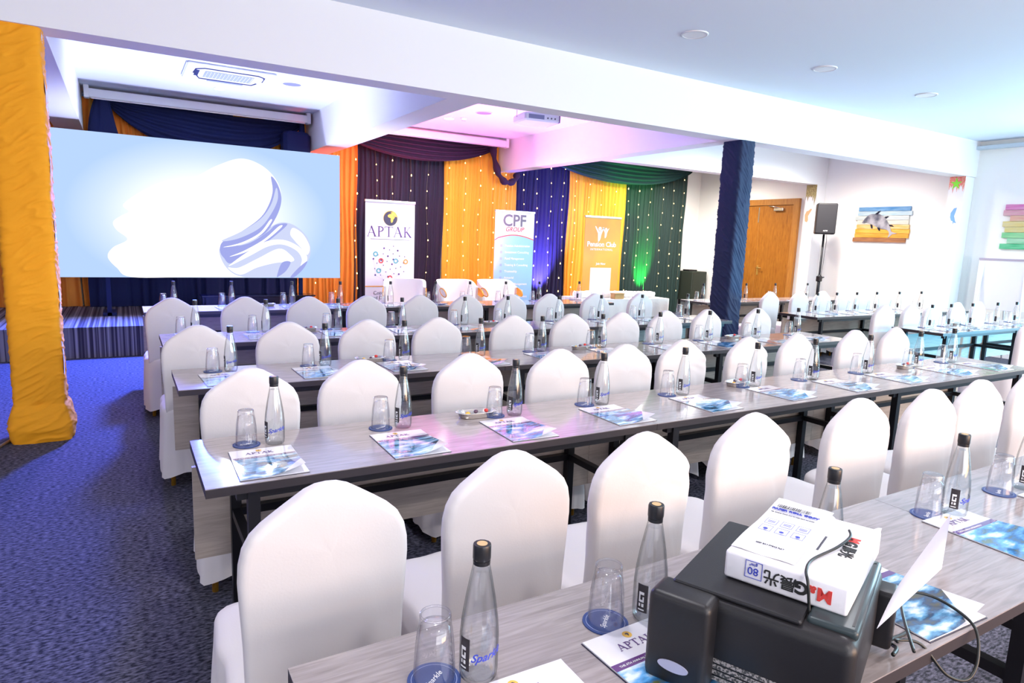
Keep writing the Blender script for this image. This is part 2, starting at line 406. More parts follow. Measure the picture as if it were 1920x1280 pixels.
def seg(mb, a, b, wd, d=0.0, th=0.0005):
    """thick stroke between two points of the letter plane (x right, y up)"""
    ax, ay = a; bx, by = b; L = math.hypot(bx - ax, by - ay); nx, ny = -(by - ay) / L * wd / 2, (bx - ax) / L * wd / 2
    mb.poly([(ax + nx, ay + ny), (ax - nx, ay - ny), (bx - nx, by - ny), (bx + nx, by + ny)], th, 'z')


def serif_aptak(size):
    """APTAK in a light Roman letter, height = size, centred"""
    mb = MB(); h = 1.0; x = 0
    def serif(cx, y, w_=0.3): seg(mb, (cx - w_ / 2, y), (cx + w_ / 2, y), 0.035)
    def A(x):
        seg(mb, (x + .06, 0), (x + .42, h), .05); seg(mb, (x + .40, h), (x + .80, 0), .13); seg(mb, (x + .17, .36), (x + .62, .36), .04)
        serif(x + .06, .02, .26); serif(x + .80, .02, .32); return .95
    def P(x):
        seg(mb, (x + .18, 0), (x + .18, h), .12); serif(x + .18, .02, .36); serif(x + .12, h - .02, .24)
        pts = [(x + .18 + .42 * math.sin(a), .73 + .25 * math.cos(a)) for a in [PI * k / 10 for k in range(11)]]
        for i in range(10): seg(mb, pts[i], pts[i + 1], .05 + .07 * math.sin(PI * (i + .5) / 10))
        return .72
    def T(x):
        seg(mb, (x + .42, 0), (x + .42, h), .12); seg(mb, (x, h - .03), (x + .84, h - .03), .05); serif(x + .42, .02, .34)
        seg(mb, (x + .02, h - .02), (x, h - .2), .04); seg(mb, (x + .82, h - .02), (x + .84, h - .2), .04); return .88
    def K(x):
        seg(mb, (x + .18, 0), (x + .18, h), .12); serif(x + .18, .02, .34); serif(x + .18, h - .02, .34)
        seg(mb, (x + .2, .42), (x + .66, h), .045); seg(mb, (x + .34, .55), (x + .78, 0), .13); serif(x + .66, h - .02, .24); serif(x + .8, .02, .28); return .95
    for f in (A, P, T, A, K): x += f(x) + .04
    mtx = Matrix.Scale(size, 4) @ Matrix.Translation((-x / 2, 0, 0))
    mb.v = [tuple(mtx @ Vector((v[0], v[1], 0))) [:2] + (v[2],) for v in mb.v]
    return mb


ORD = ['first', 'second', 'third', 'fourth', 'fifth', 'sixth', 'seventh', 'eighth', 'ninth', 'tenth', 'eleventh']

# ------------------------------------------------------------------ the room
X0, X1, Y0, Y1, ZC = -4.5, 11.62, -4.0, 11.2, 3.3
struct('floor', MB().box((X0 - .2, Y0 - .2, -.1), (X1 + .2, Y1 + .2, 0)), M['carpet'])
struct('ceiling', MB().box((X0 - .2, Y0 - .2, ZC), (X1 + .2, Y1 + .2, ZC + .15)), M['ceiling'])
struct('wall_back', MB().box((X0, Y1, 0), (X1, Y1 + .15, ZC)), M['wall'])
struct('wall_left', MB().box((X0 - .15, Y0, 0), (X0, Y1, ZC)), M['wall'])
# right wall with a window opening beside the photographer; front wall with a wide window behind
wr = MB(); wy0, wy1, wz0, wz1 = -1.2, 3.6, .7, 2.7
wr.box((X1, Y0, 0), (X1 + .15, wy0, ZC)).box((X1, wy1, 0), (X1 + .15, Y1, ZC)).box((X1, wy0, 0), (X1 + .15, wy1, wz0)).box((X1, wy0, wz1), (X1 + .15, wy1, ZC))
struct('wall_right', wr, M['wall'])
wf = MB(); a0, a1 = -1.0, 8.2
wf.box((X0, Y0 - .15, 0), (a0, Y0, ZC)).box((a1, Y0 - .15, 0), (X1, Y0, ZC)).box((a0, Y0 - .15, 0), (a1, Y0, .75)).box((a0, Y0 - .15, 3.05), (a1, Y0, ZC))
struct('wall_front', wf, M['wall'])
# downstand beams
BZ = 2.76
struct('trim_1', MB().box((X0, 5.42, BZ), (X1, 5.67, ZC)), M['paint'])
struct('trim_2', MB().box((-.70, 5.67, BZ), (-.38, Y1, ZC)), M['paint'])
struct('trim_3', MB().box((2.60, 5.67, BZ), (2.92, Y1, ZC)), M['paint'])
struct('trim_4', MB().box((6.12, 5.67, BZ), (6.38, Y1, ZC)), M['paint'])
struct('trim_5', MB().box((6.38, 8.0, BZ), (X1, 8.22, ZC)), M['paint'])
struct('baseboard_back', MB().box((11.0, Y1 - .02, 0), (X1, Y1, .1)), M['paint'])
struct('baseboard_right', MB().box((X1 - .02, 3.7, 0), (X1, 8.2, .1)), M['paint'])
struct('trim_6', MB().box((X1 - .12, 3.6, 3.17), (X1, 5.42, 3.22)), mat('shaded_bar_grey', (0.55, 0.64, 0.72), 0.6))  # slim bar, its shaded look put into the grey colour

# pilasters with sea-life paint
def pilaster(y0, y1, label, star):
    t = thing('painted_pilaster', label, 'pilaster', (X1 - .27, y0, 0))
    MB().box((0, 0, 0), (.268, y1 - y0, BZ - .002)).build('shaft', M['paint'], t)
    wd = y1 - y0
    if star:
        p = MB(); pts = [(0, BZ), (wd, BZ), (wd, BZ - .13)]
        for k in range(8):
            u = wd * (1 - (k + .5) / 8); pts += [(u + .008, BZ - .15 - .16 * random.random()), (u - .008, BZ - .12)]
        pts += [(0, BZ - .25)]
        p.poly(pts, -.003, 'x').build('coral_paint', mat('coral_red', (0.75, 0.12, 0.08), 0.7, noise_=(60, (0.85, 0.45, 0.35), 0.4, 0.6)), t)
        st = [(wd * .55 + (.085 if k % 2 == 0 else .033) * math.sin(k * PI / 5), BZ - .11 + (.10 if k % 2 == 0 else .035) * math.cos(k * PI / 5)) for k in range(10)]
        MB().poly(st, -.006, 'x').build('starfish', mat('starfish_green', (0.25, 0.8, 0.05), 0.7), t)
        fish = [(.05, 2.08), (.03, 2.13), (.03, 2.2), (.07, 2.27), (.11, 2.28), (.1, 2.22), (.085, 2.15), (.11, 2.07), (.13, 2.04), (.09, 2.05), (.08, 2.02), (.075, 2.07)]
        MB().poly([(wd - u - .05, v) for u, v in fish], -.003, 'x').build('painted_fish', mat('fish_blue', (0.2, 0.42, 0.85), 0.7), t)
    else:
        p = MB(); pts = [(0, BZ), (wd, BZ), (wd, BZ - .28)]
        for k in range(6):
            u = wd * (1 - (k + .5) / 6); pts += [(u + .01, BZ - .22 - .2 * random.random()), (u - .01, BZ - .2)]
        pts += [(0, BZ - .35)]
        p.poly(pts, -.003, 'x').build('coral_paint', mat('rock_brown', (0.22, 0.17, 0.07), 0.7, noise_=(50, (0.55, 0.45, 0.2), 0.35, 0.65)), t)
        MB().poly([(.17, 2.27), (.2, 2.2), (.19, 2.08), (.14, 2.06), (.12, 2.1), (.13, 2.18), (.06, 2.3), (.08, 2.32), (.13, 2.28)], -.003, 'x').build('painted_seahorse', mat('seahorse_orange', (0.85, 0.4, 0.2), 0.7), t)


pilaster(5.44, 5.67, 'white wall pilaster with green starfish, red coral and blue fish paint', True)
pilaster(8.0, 8.22, 'white wall pilaster with brown rock paint beside the wooden door', False)

# ------------------------------------------------------------------ carpeted stage
st = thing('stage_platform', 'low stage platform covered in striped blue grey carpet', 'stage', (0, 0, 0))
MB().box((X0 + .02, 8.77, .33), (2.42, Y1 - .02, .355)).build('platform_top', M['stage'], st)
MB().box((X0 + .02, 8.78, 0.002), (2.41, Y1 - .03, .33)).build('skirting', M['stage'], st)

# ------------------------------------------------------------------ drapes
def drape(label, x0, x1, z0, z1, y, m, lean=0.0, n=None, amp=.02, name='drape_panel', folds=11.0):
    wd = x1 - x0; nu = n or int(wd / .011); ph = random.random() * 9
    def fn(u, v):
        x = x0 + u * wd; z = z0 + v * (z1 - z0)
        s = x * 2 * PI * folds + 1.3 * noise.noise(Vector((x * 6, 0, ph))) * 3
        yy = y + amp * math.sin(s) + .35 * amp * math.sin(2.7 * s + 3 * noise.noise(Vector((x * 3, z * .6, ph)))) + .02 * noise.noise(Vector((x * 2, z, ph + 5)))
        return (x + lean * (1 - v) + .012 * math.sin(z * 3 + x * 9), yy, z)
    o = MB().grid(nu, 10, fn).build(name, m)
    return tag(o, label, 'drape', 'stage backdrop drapes')


YB = 11.02
drape('orange drape behind the wall end of the stage, left of the screen', -4.4, -.52, .36, 3.24, YB, M['orange_drape'], folds=6)
drape('orange drape strip beside the navy knot above the screen', -.50, .0, .36, 3.22, YB, M['orange_drape'])
drape('navy blue drape hanging behind and below the big screen', -.42, 2.40, .36, 2.2, YB - .10, M['navy'], folds=4)
drape('orange drape seen above the screen between two navy cloths', -.02, .62, 2.0, 3.22, YB, M['orange_drape'])
drape('navy drape in the centre above the screen', .60, 1.56, 2.0, 3.22, YB, M['navy'])
drape('pale yellow drape above the screen beneath the swag end', 1.54, 2.60, 2.0, 3.22, YB - .02, M['yellow_drape'], amp=.02)
drape('orange drape between the big screen and the globe banner', 2.45, 3.43, .02, 3.22, YB, M['orange_drape'])
drape('dark purple drape behind the tall globe banner', 3.43, 5.05, .02, 3.22, YB, M['purple_drape'], -.06)
drape('yellow drape behind the two white lounge chairs', 5.03, 6.53, .02, 3.22, YB - .03, M['yellow_drape'], -.02)
drape('indigo drape lit blue from below, beside the light blue banner', 6.52, 7.78, .02, 3.22, YB, M['blue_drape'], -.05)
drape('yellow drape behind the orange banner', 7.76, 9.22, .02, 3.22, YB - .03, M['yellow_drape'], -.03)
drape('dark green drape lit green from below at the backdrop end', 9.20, 11.02, .02, 3.22, YB, M['green_drape'], -.02)
# left wall drape by the yellow column
def ld(u, v):
    y = 5.8 + u * 2.9; z = .02 + v * 3.2
    return (-4.38 + .035 * math.sin(y * 40) + .02 * math.sin(y * 93), y, z)
tag(MB().grid(420, 6, ld).build('drape_panel', M['orange_drape']), 'orange drape along the side wall past the yellow column', 'drape', 'stage backdrop drapes')


def swag(label, a, b, drop, y, m, band=.28, sag=.04, folds=5, name='swag'):
    """cloth hung between two points: a, b = (x, z)"""
    def fn(u, v):
        x = a[0] + u * (b[0] - a[0]); zt = a[1] + u * (b[1] - a[1]); c = 4 * u * (1 - u)
        top = zt - sag * c; bot = zt - .05 - (drop) * (c ** .8)
        z = top + v * (bot - top)
        pin = .25 + .75 * c ** .5
        yy = y - .05 * c * (.3 + v) + .022 * pin * math.sin(v * 2 * PI * folds + 2 * math.sin(u * 5)) + .01 * noise.noise(Vector((x * 4, z * 9, 1)))
        return (x, yy, z)
    return tag(MB().grid(70, 40, fn).build(name, m), label, 'swag', 'cloth swags over the backdrop')


swag('navy cloth swag draped across the top above the big screen', (-.10, 3.22), (2.5, 3.2), .60, 10.86, M['navy'])
swag('dark plum cloth swag between the two ceiling beams', (3.05, 3.2), (6.02, 3.23), .36, 10.86, M['maroon'])
swag('dark teal cloth swag over the yellow drape and orange banner', (6.95, 3.22), (10.98, 3.2), .42, 10.86, M['swag_navy_green'])
def tail(label, pts, r, m):
    P = []; n = len(pts)
    for i in range((n - 1) * 6 + 1):
        k = min(i // 6, n - 2); t = i / 6 - k
        P.append(tuple(pts[k][j] + t * (pts[k + 1][j] - pts[k][j]) for j in range(3)))
    mb = MB(); rr = [r * (1 + .3 * math.sin(i * .8)) for i in range(len(P))]
    mb.tube(P, rr, 14)
    for i, v in enumerate(mb.v):
        k = i % 14; mb.v[i] = (v[0] + .012 * math.cos(k * 2.5), v[1], v[2])
    tag(mb.build('swag_tail', m), label, 'swag tail', 'cloth swags over the backdrop')
tail('dark cloth tail hanging around the end of the ceiling beam', [(5.88, 10.80, 3.2), (5.93, 10.80, 2.95), (6.02, 10.80, 2.7), (6.14, 10.78, 2.57), (6.28, 10.8, 2.56), (6.42, 10.84, 2.64), (6.47, 10.88, 2.75)], .05, M['maroon'])
# navy knots above the screen
def knot(label, cx, y, z0, z1, w0, w1, m):
    def fn(u, v):
        a = u * 2 * PI; wd = w1 + (w0 - w1) * (1 - v) ** .7; z = z0 + v * (z1 - z0)
        k = 1 + .08 * math.sin(a * 7) + .06 * math.sin(a * 3 + z * 8)
        return (cx + wd / 2 * k * math.cos(a), y + .05 * k * math.sin(a), z)
    mb = MB().grid(48, 14, fn, closeu=True); tag(mb.build('gathered_cloth', m), label, 'gathered cloth', 'cloth swags over the backdrop')
knot('gathered navy cloth knot at the screen\'s upper corner by the beam', -.15, 10.75, 2.3, 3.24, .48, .10, M['navy'])
knot('thin navy cloth tail over the covered box above the screen', 2.49, 10.78, 2.7, 3.2, .13, .06, M['navy'])
cb = MB().box((-.2, -.15, -.55), (.2, .15, .0), 0, .05)
tag(cb.build('cloth_covered_box', M['navy'], None, (2.37, 10.70, 3.02)), 'navy cloth covered box hanging behind the screen\'s upper edge', 'covered box')

# fairy lights
def fairy(x, label, z0=.5, z1=3.15, lean=0.0, y=10.90):
    t = thing('fairy_light_string', label, 'fairy lights', (x, y, z1), 0, 'warm fairy lights on the backdrop')
    L = z1 - z0; wob = random.random() * 6
    px = lambda z: .02 * math.sin(z * 4 + wob) - lean * z / L
    MB().tube([(px(-L * k / 16), 0, -L * k / 16) for k in range(17)], .0016, 4).build('wire', M['wire'], t)
    b = MB(); z = .12 + .2 * random.random()
    while z < L:
        s = .5 + .3 * random.random()
        b.lathe([(.002, .022 * s), (.009 * s, .008 * s), (.014 * s, -.006 * s), (.010 * s, -.018 * s), (.002, -.022 * s)], 8, (px(-z) + .006 * random.random(), -.012, -z), capb=False, capt=False)
        z += .25 + .04 * random.random()
    o = b.build('bulb_row', M['bulb'], t); o['kind'] = 'stuff'


FX = [2.72, 3.05, 3.38, 3.72, 4.02, 4.33, 4.66, 5.05, 5.38, 5.68, 5.98, 6.25, 6.64, 6.94, 7.25, 7.55, 7.85, 8.2, 8.5, 8.86, 9.22, 9.52, 9.82, 10.18, 10.5, 10.78]
BACK = ['orange drape beside the screen', 'orange drape beside the screen', 'orange drape beside the screen'] + ['dark purple drape'] * 4 + ['yellow drape behind the lounge chairs'] * 5 + ['indigo drape'] * 4 + ['yellow drape behind the orange banner'] * 4 + ['dark green drape'] * 6
cnt = {}
for x, bk in zip(FX, BACK):
    k = cnt.get(bk, 0); cnt[bk] = k + 1
    fairy(x, 'fairy light string, %s from the screen side, %s' % (ORD[k], bk))

# ------------------------------------------------------------------ big LED screen
def led_material():
    m = bpy.data.materials.new('led_picture'); m.use_nodes = True; nt = m.node_tree; nt.nodes.clear()
    out = nt.nodes.new('ShaderNodeOutputMaterial'); e = nt.nodes.new('ShaderNodeEmission')
    tc = nt.nodes.new('ShaderNodeTexCoord'); mp = nt.nodes.new('ShaderNodeMapping'); mp.vector_type = 'TEXTURE'
    mp.inputs['Location'].default_value = (1.70, 0, .80); mp.inputs['Scale'].default_value = (1.6, 1, 1.0)
    g = nt.nodes.new('ShaderNodeTexGradient'); g.gradient_type = 'SPHERICAL'
    r = nt.nodes.new('ShaderNodeValToRGB'); cr = r.color_ramp
    cr.elements[0].position = 0.0; cr.elements[0].color = (0.42, 0.58, 0.90, 1)
    cr.elements[1].position = 0.6; cr.elements[1].color = (0.95, 0.98, 1, 1)
    k = cr.elements.new(0.25); k.color = (0.60, 0.72, 0.96, 1)
    nt.links.new(tc.outputs['Object'], mp.inputs[0]); nt.links.new(mp.outputs[0], g.inputs[0])
    nt.links.new(g.outputs[0], r.inputs[0]); nt.links.new(r.outputs[0], e.inputs[0]); e.inputs[1].default_value = .6
    nt.links.new(e.outputs[0], out.inputs[0]); return m


SX, SZ = -.70, .86   # lower left corner of the screen, width 3.47, height 1.765
led = thing('led_screen', 'large wide LED screen showing pale abstract ribbons on light blue', 'screen', (SX, 9.7, SZ))
MB().box((0, .004, 0), (3.47, .09, 1.765)).build('cabinet', M['led_frame'], led)
MB().box((0, 0, 0), (3.47, .004, 1.765)).build('picture_panel', led_material(), led)
for k, xx in enumerate((.5, 2.9)):
    MB().box((xx, .10, -.50), (xx + .05, .15, 1.6)).box((xx - .05, .1, -.503), (xx + .1, .5, -.46)).build('support_post', M['navy'], led)
WH = emission('screen_white', (1, 1, 1), .62)
# points of the zoomed photograph converted once to metres on the screen
def sp(pts): return [((x - 40 - (y - 35) * .045) * 3.47 / (1842 - 40 - (y - 35) * .045), 1.765 * (1 - (y - (35 + (x - 40) * (210 - 35) / 1800.)) / ((958 + (x - 80) * .006) - (35 + (x - 40) * (210 - 35) / 1800.)))) for x, y in pts]


def smooth_closed(pts, n=6):
    out = []; N = len(pts)
    for i in range(N):
        p0, p1, p2, p3 = pts[i - 1], pts[i], pts[(i + 1) % N], pts[(i + 2) % N]
        for k in range(n):
            t = k / n
            out.append(tuple(.5 * ((2 * p1[j]) + (-p0[j] + p2[j]) * t + (2 * p0[j] - 5 * p1[j] + 4 * p2[j] - p3[j]) * t * t + (-p0[j] + 3 * p1[j] - 3 * p2[j] + p3[j]) * t ** 3) for j in (0, 1)))
    return out


def flat(name, pts, m, parent, d, axis='y', sm=True, th=.0006):
    q = smooth_closed(pts) if sm else pts
    mb = MB().poly(q, th, axis)
    bm_o = mb.build(name, m, parent, (0, d, 0) if axis == 'y' else (0, 0, d))
    return bm_o


def clampz(q): return [(x, max(.004, z)) for x, z in q]
def ribbon(pts, widths):
    """band around a centre line, as closed outline"""
    L = []; Rr = []
    for i, p in enumerate(pts):
        a = pts[max(i - 1, 0)]; b = pts[min(i + 1, len(pts) - 1)]; d = math.hypot(b[0] - a[0], b[1] - a[1]) or 1
        nx, ny = -(b[1] - a[1]) / d, (b[0] - a[0]) / d
        L.append((p[0] + nx * widths[i] / 2, p[1] + ny * widths[i] / 2)); Rr.append((p[0] - nx * widths[i] / 2, p[1] - ny * widths[i] / 2))
    return L + Rr[::-1]


lav = emission('screen_lavender', (0.38, 0.42, 0.86), .5); lav2 = emission('screen_pale_lavender', (0.66, 0.72, 0.98), .5)
grey = emission('screen_shadow_blue', (0.30, 0.36, 0.80), .6)
blob = clampz(sp([(440, 500), (560, 410), (700, 350), (850, 335), (990, 265), (1150, 220), (1290, 265), (1390, 360), (1420, 470), (1385, 580), (1330, 660), (1200, 730), (1040, 780), (1015, 830), (1060, 900), (1150, 945), (1180, 960), (800, 960), (480, 960), (400, 900), (350, 830), (380, 770), (460, 720), (400, 660), (382, 610), (430, 570), (470, 545)]))
flat('picture_shape', blob, WH, led, -.0012)
flat('picture_shape', clampz(sp([(1350, 640), (1430, 615), (1520, 640), (1600, 710), (1625, 800), (1590, 880), (1500, 955), (1380, 960), (1150, 958), (1050, 900), (1005, 800), (1040, 760), (1200, 730)])), lav2, led, -.0018)
flat('picture_shape', sp([(1010, 770), (1040, 725), (1150, 670), (1270, 590), (1330, 510), (1360, 420), (1350, 330), (1395, 380), (1420, 470), (1390, 570), (1310, 680), (1200, 730), (1080, 790), (1060, 850), (1020, 820)]), lav, led, -.0024)
flat('picture_shape', sp([(1020, 730), (1150, 670), (1280, 590), (1350, 500), (1385, 400), (1395, 470), (1350, 560), (1270, 650), (1130, 715)]), lav2, led, -.003)
flat('picture_shape', sp([(1050, 860), (1030, 800), (1100, 770), (1210, 740), (1330, 670), (1380, 630), (1460, 625), (1400, 680), (1300, 750), (1180, 820), (1090, 870)]), lav, led, -.0036)
flat('picture_shape', clampz(sp(ribbon([(1080, 880), (1200, 810), (1320, 750), (1430, 740), (1530, 780), (1580, 840), (1560, 900)], [8, 30, 34, 30, 30, 40, 20]))), WH, led, -.0042)
flat('picture_shape', sp([(1500, 650), (1570, 690), (1618, 770), (1600, 820), (1560, 780), (1510, 730), (1480, 690)]), WH, led, -.0042)
flat('picture_shape', clampz(sp([(1130, 900), (1260, 840), (1400, 780), (1480, 820), (1500, 860), (1380, 870), (1250, 900), (1140, 945), (1060, 900)])), WH, led, -.0048)
flat('picture_shape', clampz(sp([(1420, 870), (1480, 865), (1450, 920), (1400, 955), (1385, 955)])), lav, led, -.0054)
flat('picture_shape', clampz(sp([(1480, 960), (1540, 900), (1600, 860), (1570, 910), (1510, 960)])), lav, led, -.0054)
flat('picture_shape', sp([(1400, 640), (1300, 720), (1170, 790), (1070, 830), (1180, 800), (1310, 730), (1420, 645)]), WH, led, -.0048)
flat('picture_shape', sp([(1340, 600), (1270, 680), (1150, 740), (1030, 770), (1160, 750), (1280, 690), (1350, 610)]), WH, led, -.0048)

# ------------------------------------------------------------------ roll-up banners
def banner(label, x0, x1, y, h, base_m, group='roll-up banners'):
    t = thing('rollup_banner', label, 'banner', (x0, y, 0), 0, group); wd = x1 - x0
    MB().box((0, -.002, .08), (wd, .002, h - .02)).build('print_sheet', base_m, t)
    MB().box((-.01, -.015, h - .035), (wd + .01, .015, h), 0, .005).build('top_rail', M['steel'], t)
    MB().box((-.01, -.06, .01), (wd + .01, .08, .085), 0, .015).build('base_cassette', M['steel'], t)
    MB().tube([(wd / 2, .03, .08), (wd / 2, .03, h - .03)], .01, 8).build('support_pole', M['steel'], t)
    return t, wd


def disc(name, cx, cz, r, m, parent, d, n=28, rin=None):
    mb = MB(); o = [(cx + r * math.cos(2 * PI * k / n), cz + r * math.sin(2 * PI * k / n)) for k in range(n)]
    if rin is None: mb.poly(o, .0006, 'y')
    else:
        i_ = [(cx + rin * math.cos(2 * PI * k / n), cz + rin * math.sin(2 * PI * k / n)) for k in range(n)]
        mb.add([(x, 0, z) for x, z in o + i_], [(k, (k + 1) % n, n + (k + 1) % n, n + k) for k in range(n)])
    return mb.build(name, m, parent, (0, d, 0))


AFR = [(-.18, .55), (.05, .62), (.3, .5), (.42, .22), (.62, .2), (.5, -.05), (.32, -.25), (.3, -.5), (.12, -.75), (-.02, -.7), (-.08, -.35), (-.05, -.05), (-.3, .02), (-.5, .12), (-.55, .35), (-.35, .5)]
globe_dark = mat('globe_dark', (0.05, 0.04, 0.08), 0.4); globe_gold = mat('globe_gold', (0.85, 0.5, 0.08), 0.35)
b1, wd = banner('white roll-up banner with globe logo and APTAK heading', 3.12, 3.90, 9.6, 2.03, M['banner_white'])
disc('globe_rim', .39, 1.77, .115, globe_gold, b1, -.0035); disc('globe', .39, 1.765, .108, globe_dark, b1, -.0045)
MB().poly([(.40 + .1 * u, 1.775 + .1 * v) for u, v in AFR], .0006, 'y').build('globe_continent', globe_gold, b1, (0, -.0055, 0))
MB().poly([(.39, 1.855), (.44, 1.865), (.48, 1.82), (.49, 1.79), (.45, 1.80), (.42, 1.83)], .0006, 'y').build('globe_continent', globe_gold, b1, (0, -.0055, 0))
link('heading_lettering', serif_aptak(.155).mesh('aptak', M['purple_ink']), b1, (.39, -.004, 1.49), (PI / 2, 0, 0))
MB().box((.08, -.0035, 1.448), (.70, -.003, 1.455)).build('rule_line', M['grey_ink'], b1)
# network of dots and rings
net = MB(); R0 = .285; cx, cz = .385, 1.08; pts = []
random.seed(11)
for k in range(34):
    a = k * 2.399; rr = R0 * math.sqrt((k + .5) / 34); pts.append((cx + rr * math.cos(a), cz + rr * math.sin(a)))
for k in range(len(pts)):
    for j in (k + 5, k + 8):
        if j < len(pts):
            a, b = pts[k], pts[j]; L = math.hypot(b[0] - a[0], b[1] - a[1]); nx, nz = -(b[1] - a[1]) / L * .0012, (b[0] - a[0]) / L * .0012
            net.add([(a[0] + nx, 0, a[1] + nz), (a[0] - nx, 0, a[1] - nz), (b[0] - nx, 0, b[1] - nz), (b[0] + nx, 0, b[1] + nz)], [(0, 1, 2, 3)])
o = net.build('network_lines', mat('light_grey_ink', (0.6, 0.58, 0.66), 0.6), b1, (0, -.0035, 0)); o['kind'] = 'stuff'
dots = MB()
for k, (x, z) in enumerate(pts):
    r_ = .008 + .006 * (k % 3 == 0)
    dots.add([(x + r_ * math.cos(PI * j / 4), 0, z + r_ * math.sin(PI * j / 4)) for j in range(8)], [tuple(range(8))])
o = dots.build('network_dots', M['purple_ink'], b1, (0, -.0045, 0)); o['kind'] = 'stuff'
for x, z, m_ in ((.16, 1.23, 'teal_ink'), (.245, 1.13, 'red_ink'), (.48, 1.13, 'teal_ink'), (.21, .98, 'teal_ink'), (.64, 1.12, 'orange_ink'), (.39, .87, 'red_ink')):
    disc('network_ring', x, z, .038, M[m_], b1, -.0055, rin=.022)
MB().box((0, -.004, .735), (.56, -.003, .75)).build('stripe', M['orange_ink'], b1)
MB().box((.56, -.004, .735), (.78, -.003, .75)).build('stripe', M['purple_ink'], b1)
text_obj('slogan_lettering', 'Cooperation in\nand Development', .075, M['grey_ink'], b1, (.36, -.004, .62))

b2, wd = banner('light blue roll-up banner with CPF GROUP heading', 5.32, 6.08, 9.6, 2.0, M['banner_white'])
pts = [(0.001, .09), (wd - .001, .09), (wd - .001, 1.52)] + [(wd * (1 - k / 12), 1.52 + .07 * math.sin(PI * (k / 12))) for k in range(1, 12)] + [(0.001, 1.50)]
MB().poly(pts, .0006, 'y').build('blue_field', M['sky_banner'], b2, (0, -.0035, 0))
arc = MB()
for k in range(12):
    z = lambda k: (1.52 if k == 0 else 1.5 if k == 12 else 1.52 + .07 * math.sin(PI * k / 12))
    xa, xb = wd * (1 - k / 12), wd * (1 - (k + 1) / 12)
    arc.add([(xa, 0, z(k) - .002), (xb, 0, z(k + 1) - .002), (xb, 0, z(k + 1) + .014), (xa, 0, z(k) + .014)], [(0, 1, 2, 3)])
arc.build('red_arc', M['red_ink'], b2, (0, -.0045, 0))
text_obj('heading_lettering', 'CPF', .27, M['grey_ink'], b2, (.37, -.005, 1.745), offset=.006)
text_obj('heading_lettering', 'GROUP', .105, M['red_ink'], b2, (.37, -.005, 1.655), shear=.3, offset=.001)
for k, s in enumerate(['Pension Administration', 'Investment Consulting', 'Fund Management', 'Training & Consulting', 'Trusteeship', 'Actuarial', 'Records Management', 'Insurance Brokers', 'Property Management', 'Financial Advisory']):
    text_obj('service_line', s, .052, M['white_ink'], b2, (.2, -.005, 1.40 - k * .107), align='LEFT', offset=.0012)
o = MB()
for k in range(8): o.box((.11, 0, 1.395 - k * .107), (.15, .0005, 1.435 - k * .107))
o.build('service_icons', mat('icon_blue', (0.28, 0.4, 0.72), 0.6), b2, (0, -.0048, 0))

b3, wd = banner('orange roll-up banner with two white figures and Pension Club heading', 7.16, 7.98, 9.6, 2.0, M['orange_banner'])
def figure(cx, cz, s, flip=1):
    p = [(-.9, .9), (-.75, .95), (-.35, .45), (-.1, .25), (.1, .25), (.4, .5), (.85, .85), (.5, .2), (.3, -.3), (.2, -.8), (0, -1.2), (-.25, -1.25), (-.3, -.6), (-.35, -.1), (-.55, .25)]
    flat('figure_emblem', [(cx + flip * s * u, cz + s * v) for u, v in p], M['white_ink'], b3, -.0045)
    disc('figure_head', cx + flip * s * .02, cz + s * .62, s * .30, M['white_ink'], b3, -.0045, 16)
figure(.34, 1.70, .12); figure(.48, 1.72, .085)
text_obj('heading_lettering', 'Pension Club', .125, M['white_ink'], b3, (.40, -.005, 1.455), offset=.003)
text_obj('heading_lettering', 'INTERNATIONAL', .052, M['white_ink'], b3, (.40, -.005, 1.385), offset=.001, spacing=1.35)
text_obj('slogan_lettering', 'Join Now', .055, M['white_ink'], b3, (.40, -.005, 1.125), offset=.002)
rr = MB().box((.17, 0, .46), (.65, .0006, 1.07)); rr.build('white_panel', M['white_ink'], b3, (0, -.0045, 0))
text_obj('slogan_lettering', 'A place where retirement\nis a good time', .06, M['white_ink'], b3, (.40, -.005, .27), offset=.001)

# ------------------------------------------------------------------ projector screen cases, ceiling devices
def case(label, x0, x1):
    t = thing('projector_screen_case', label, 'projector screen', (x0, 10.5, 3.15))
    MB().box((0, 0, 0), (x1 - x0, .11, .11), 0, .012).build('housing', M['ac_white'], t)
    for xx in (.0, x1 - x0 - .06): MB().box((xx, -.01, -.01), (xx + .06, .12, .15), 0, .006).build('bracket', M['ac_white'], t)
    MB().box((.08, .04, -.012), (x1 - x0 - .08, .06, .0)).build('pull_bar', M['steel'], t)
case('white wall-wide projector screen case above the big screen', -.34, 2.56)
case('white projector screen case above the dark plum swag', 3.02, 6.05)

ac = thing('ceiling_air_conditioner', 'white four-way cassette air conditioner in the bay ceiling', 'air conditioner', (1.16, 8.62, ZC))
MB().box((-.47, -.40, -.035), (.47, .40, -.001), 0, .02).build('face_panel', M['ac_white'], ac)
for pts, nm in (([(-.37, .0), (-.36, -.22), (-.28, -.30), (.28, -.30), (.36, -.22), (.37, .0)], 0), ([(-.33, .12), (-.29, .27), (.29, .27), (.33, .12)], 1)):
    MB().tube([(x, y, -.036) for x, y in pts], .009, 6).build('air_slot', M['ac_dark'], ac)
for sx in (-1, 1): MB().box((sx * .34 - .02, -.16, -.042), (sx * .34 + .02, .12, -.034)).build('louvre', M['ac_dark'] if sx < 0 else M['ac_white'], ac)
MB().box((-.26, -.17, -.040), (.26, .17, -.034), 0, .003).build('grille', M['ac_grille'], ac)
gs = MB()
for k in range(14): gs.box((-.24 + k * .037, -.165, -.0445), (-.235 + k * .037, .165, -.040))
gs.build('grille_bars', M['ac_white'], ac)
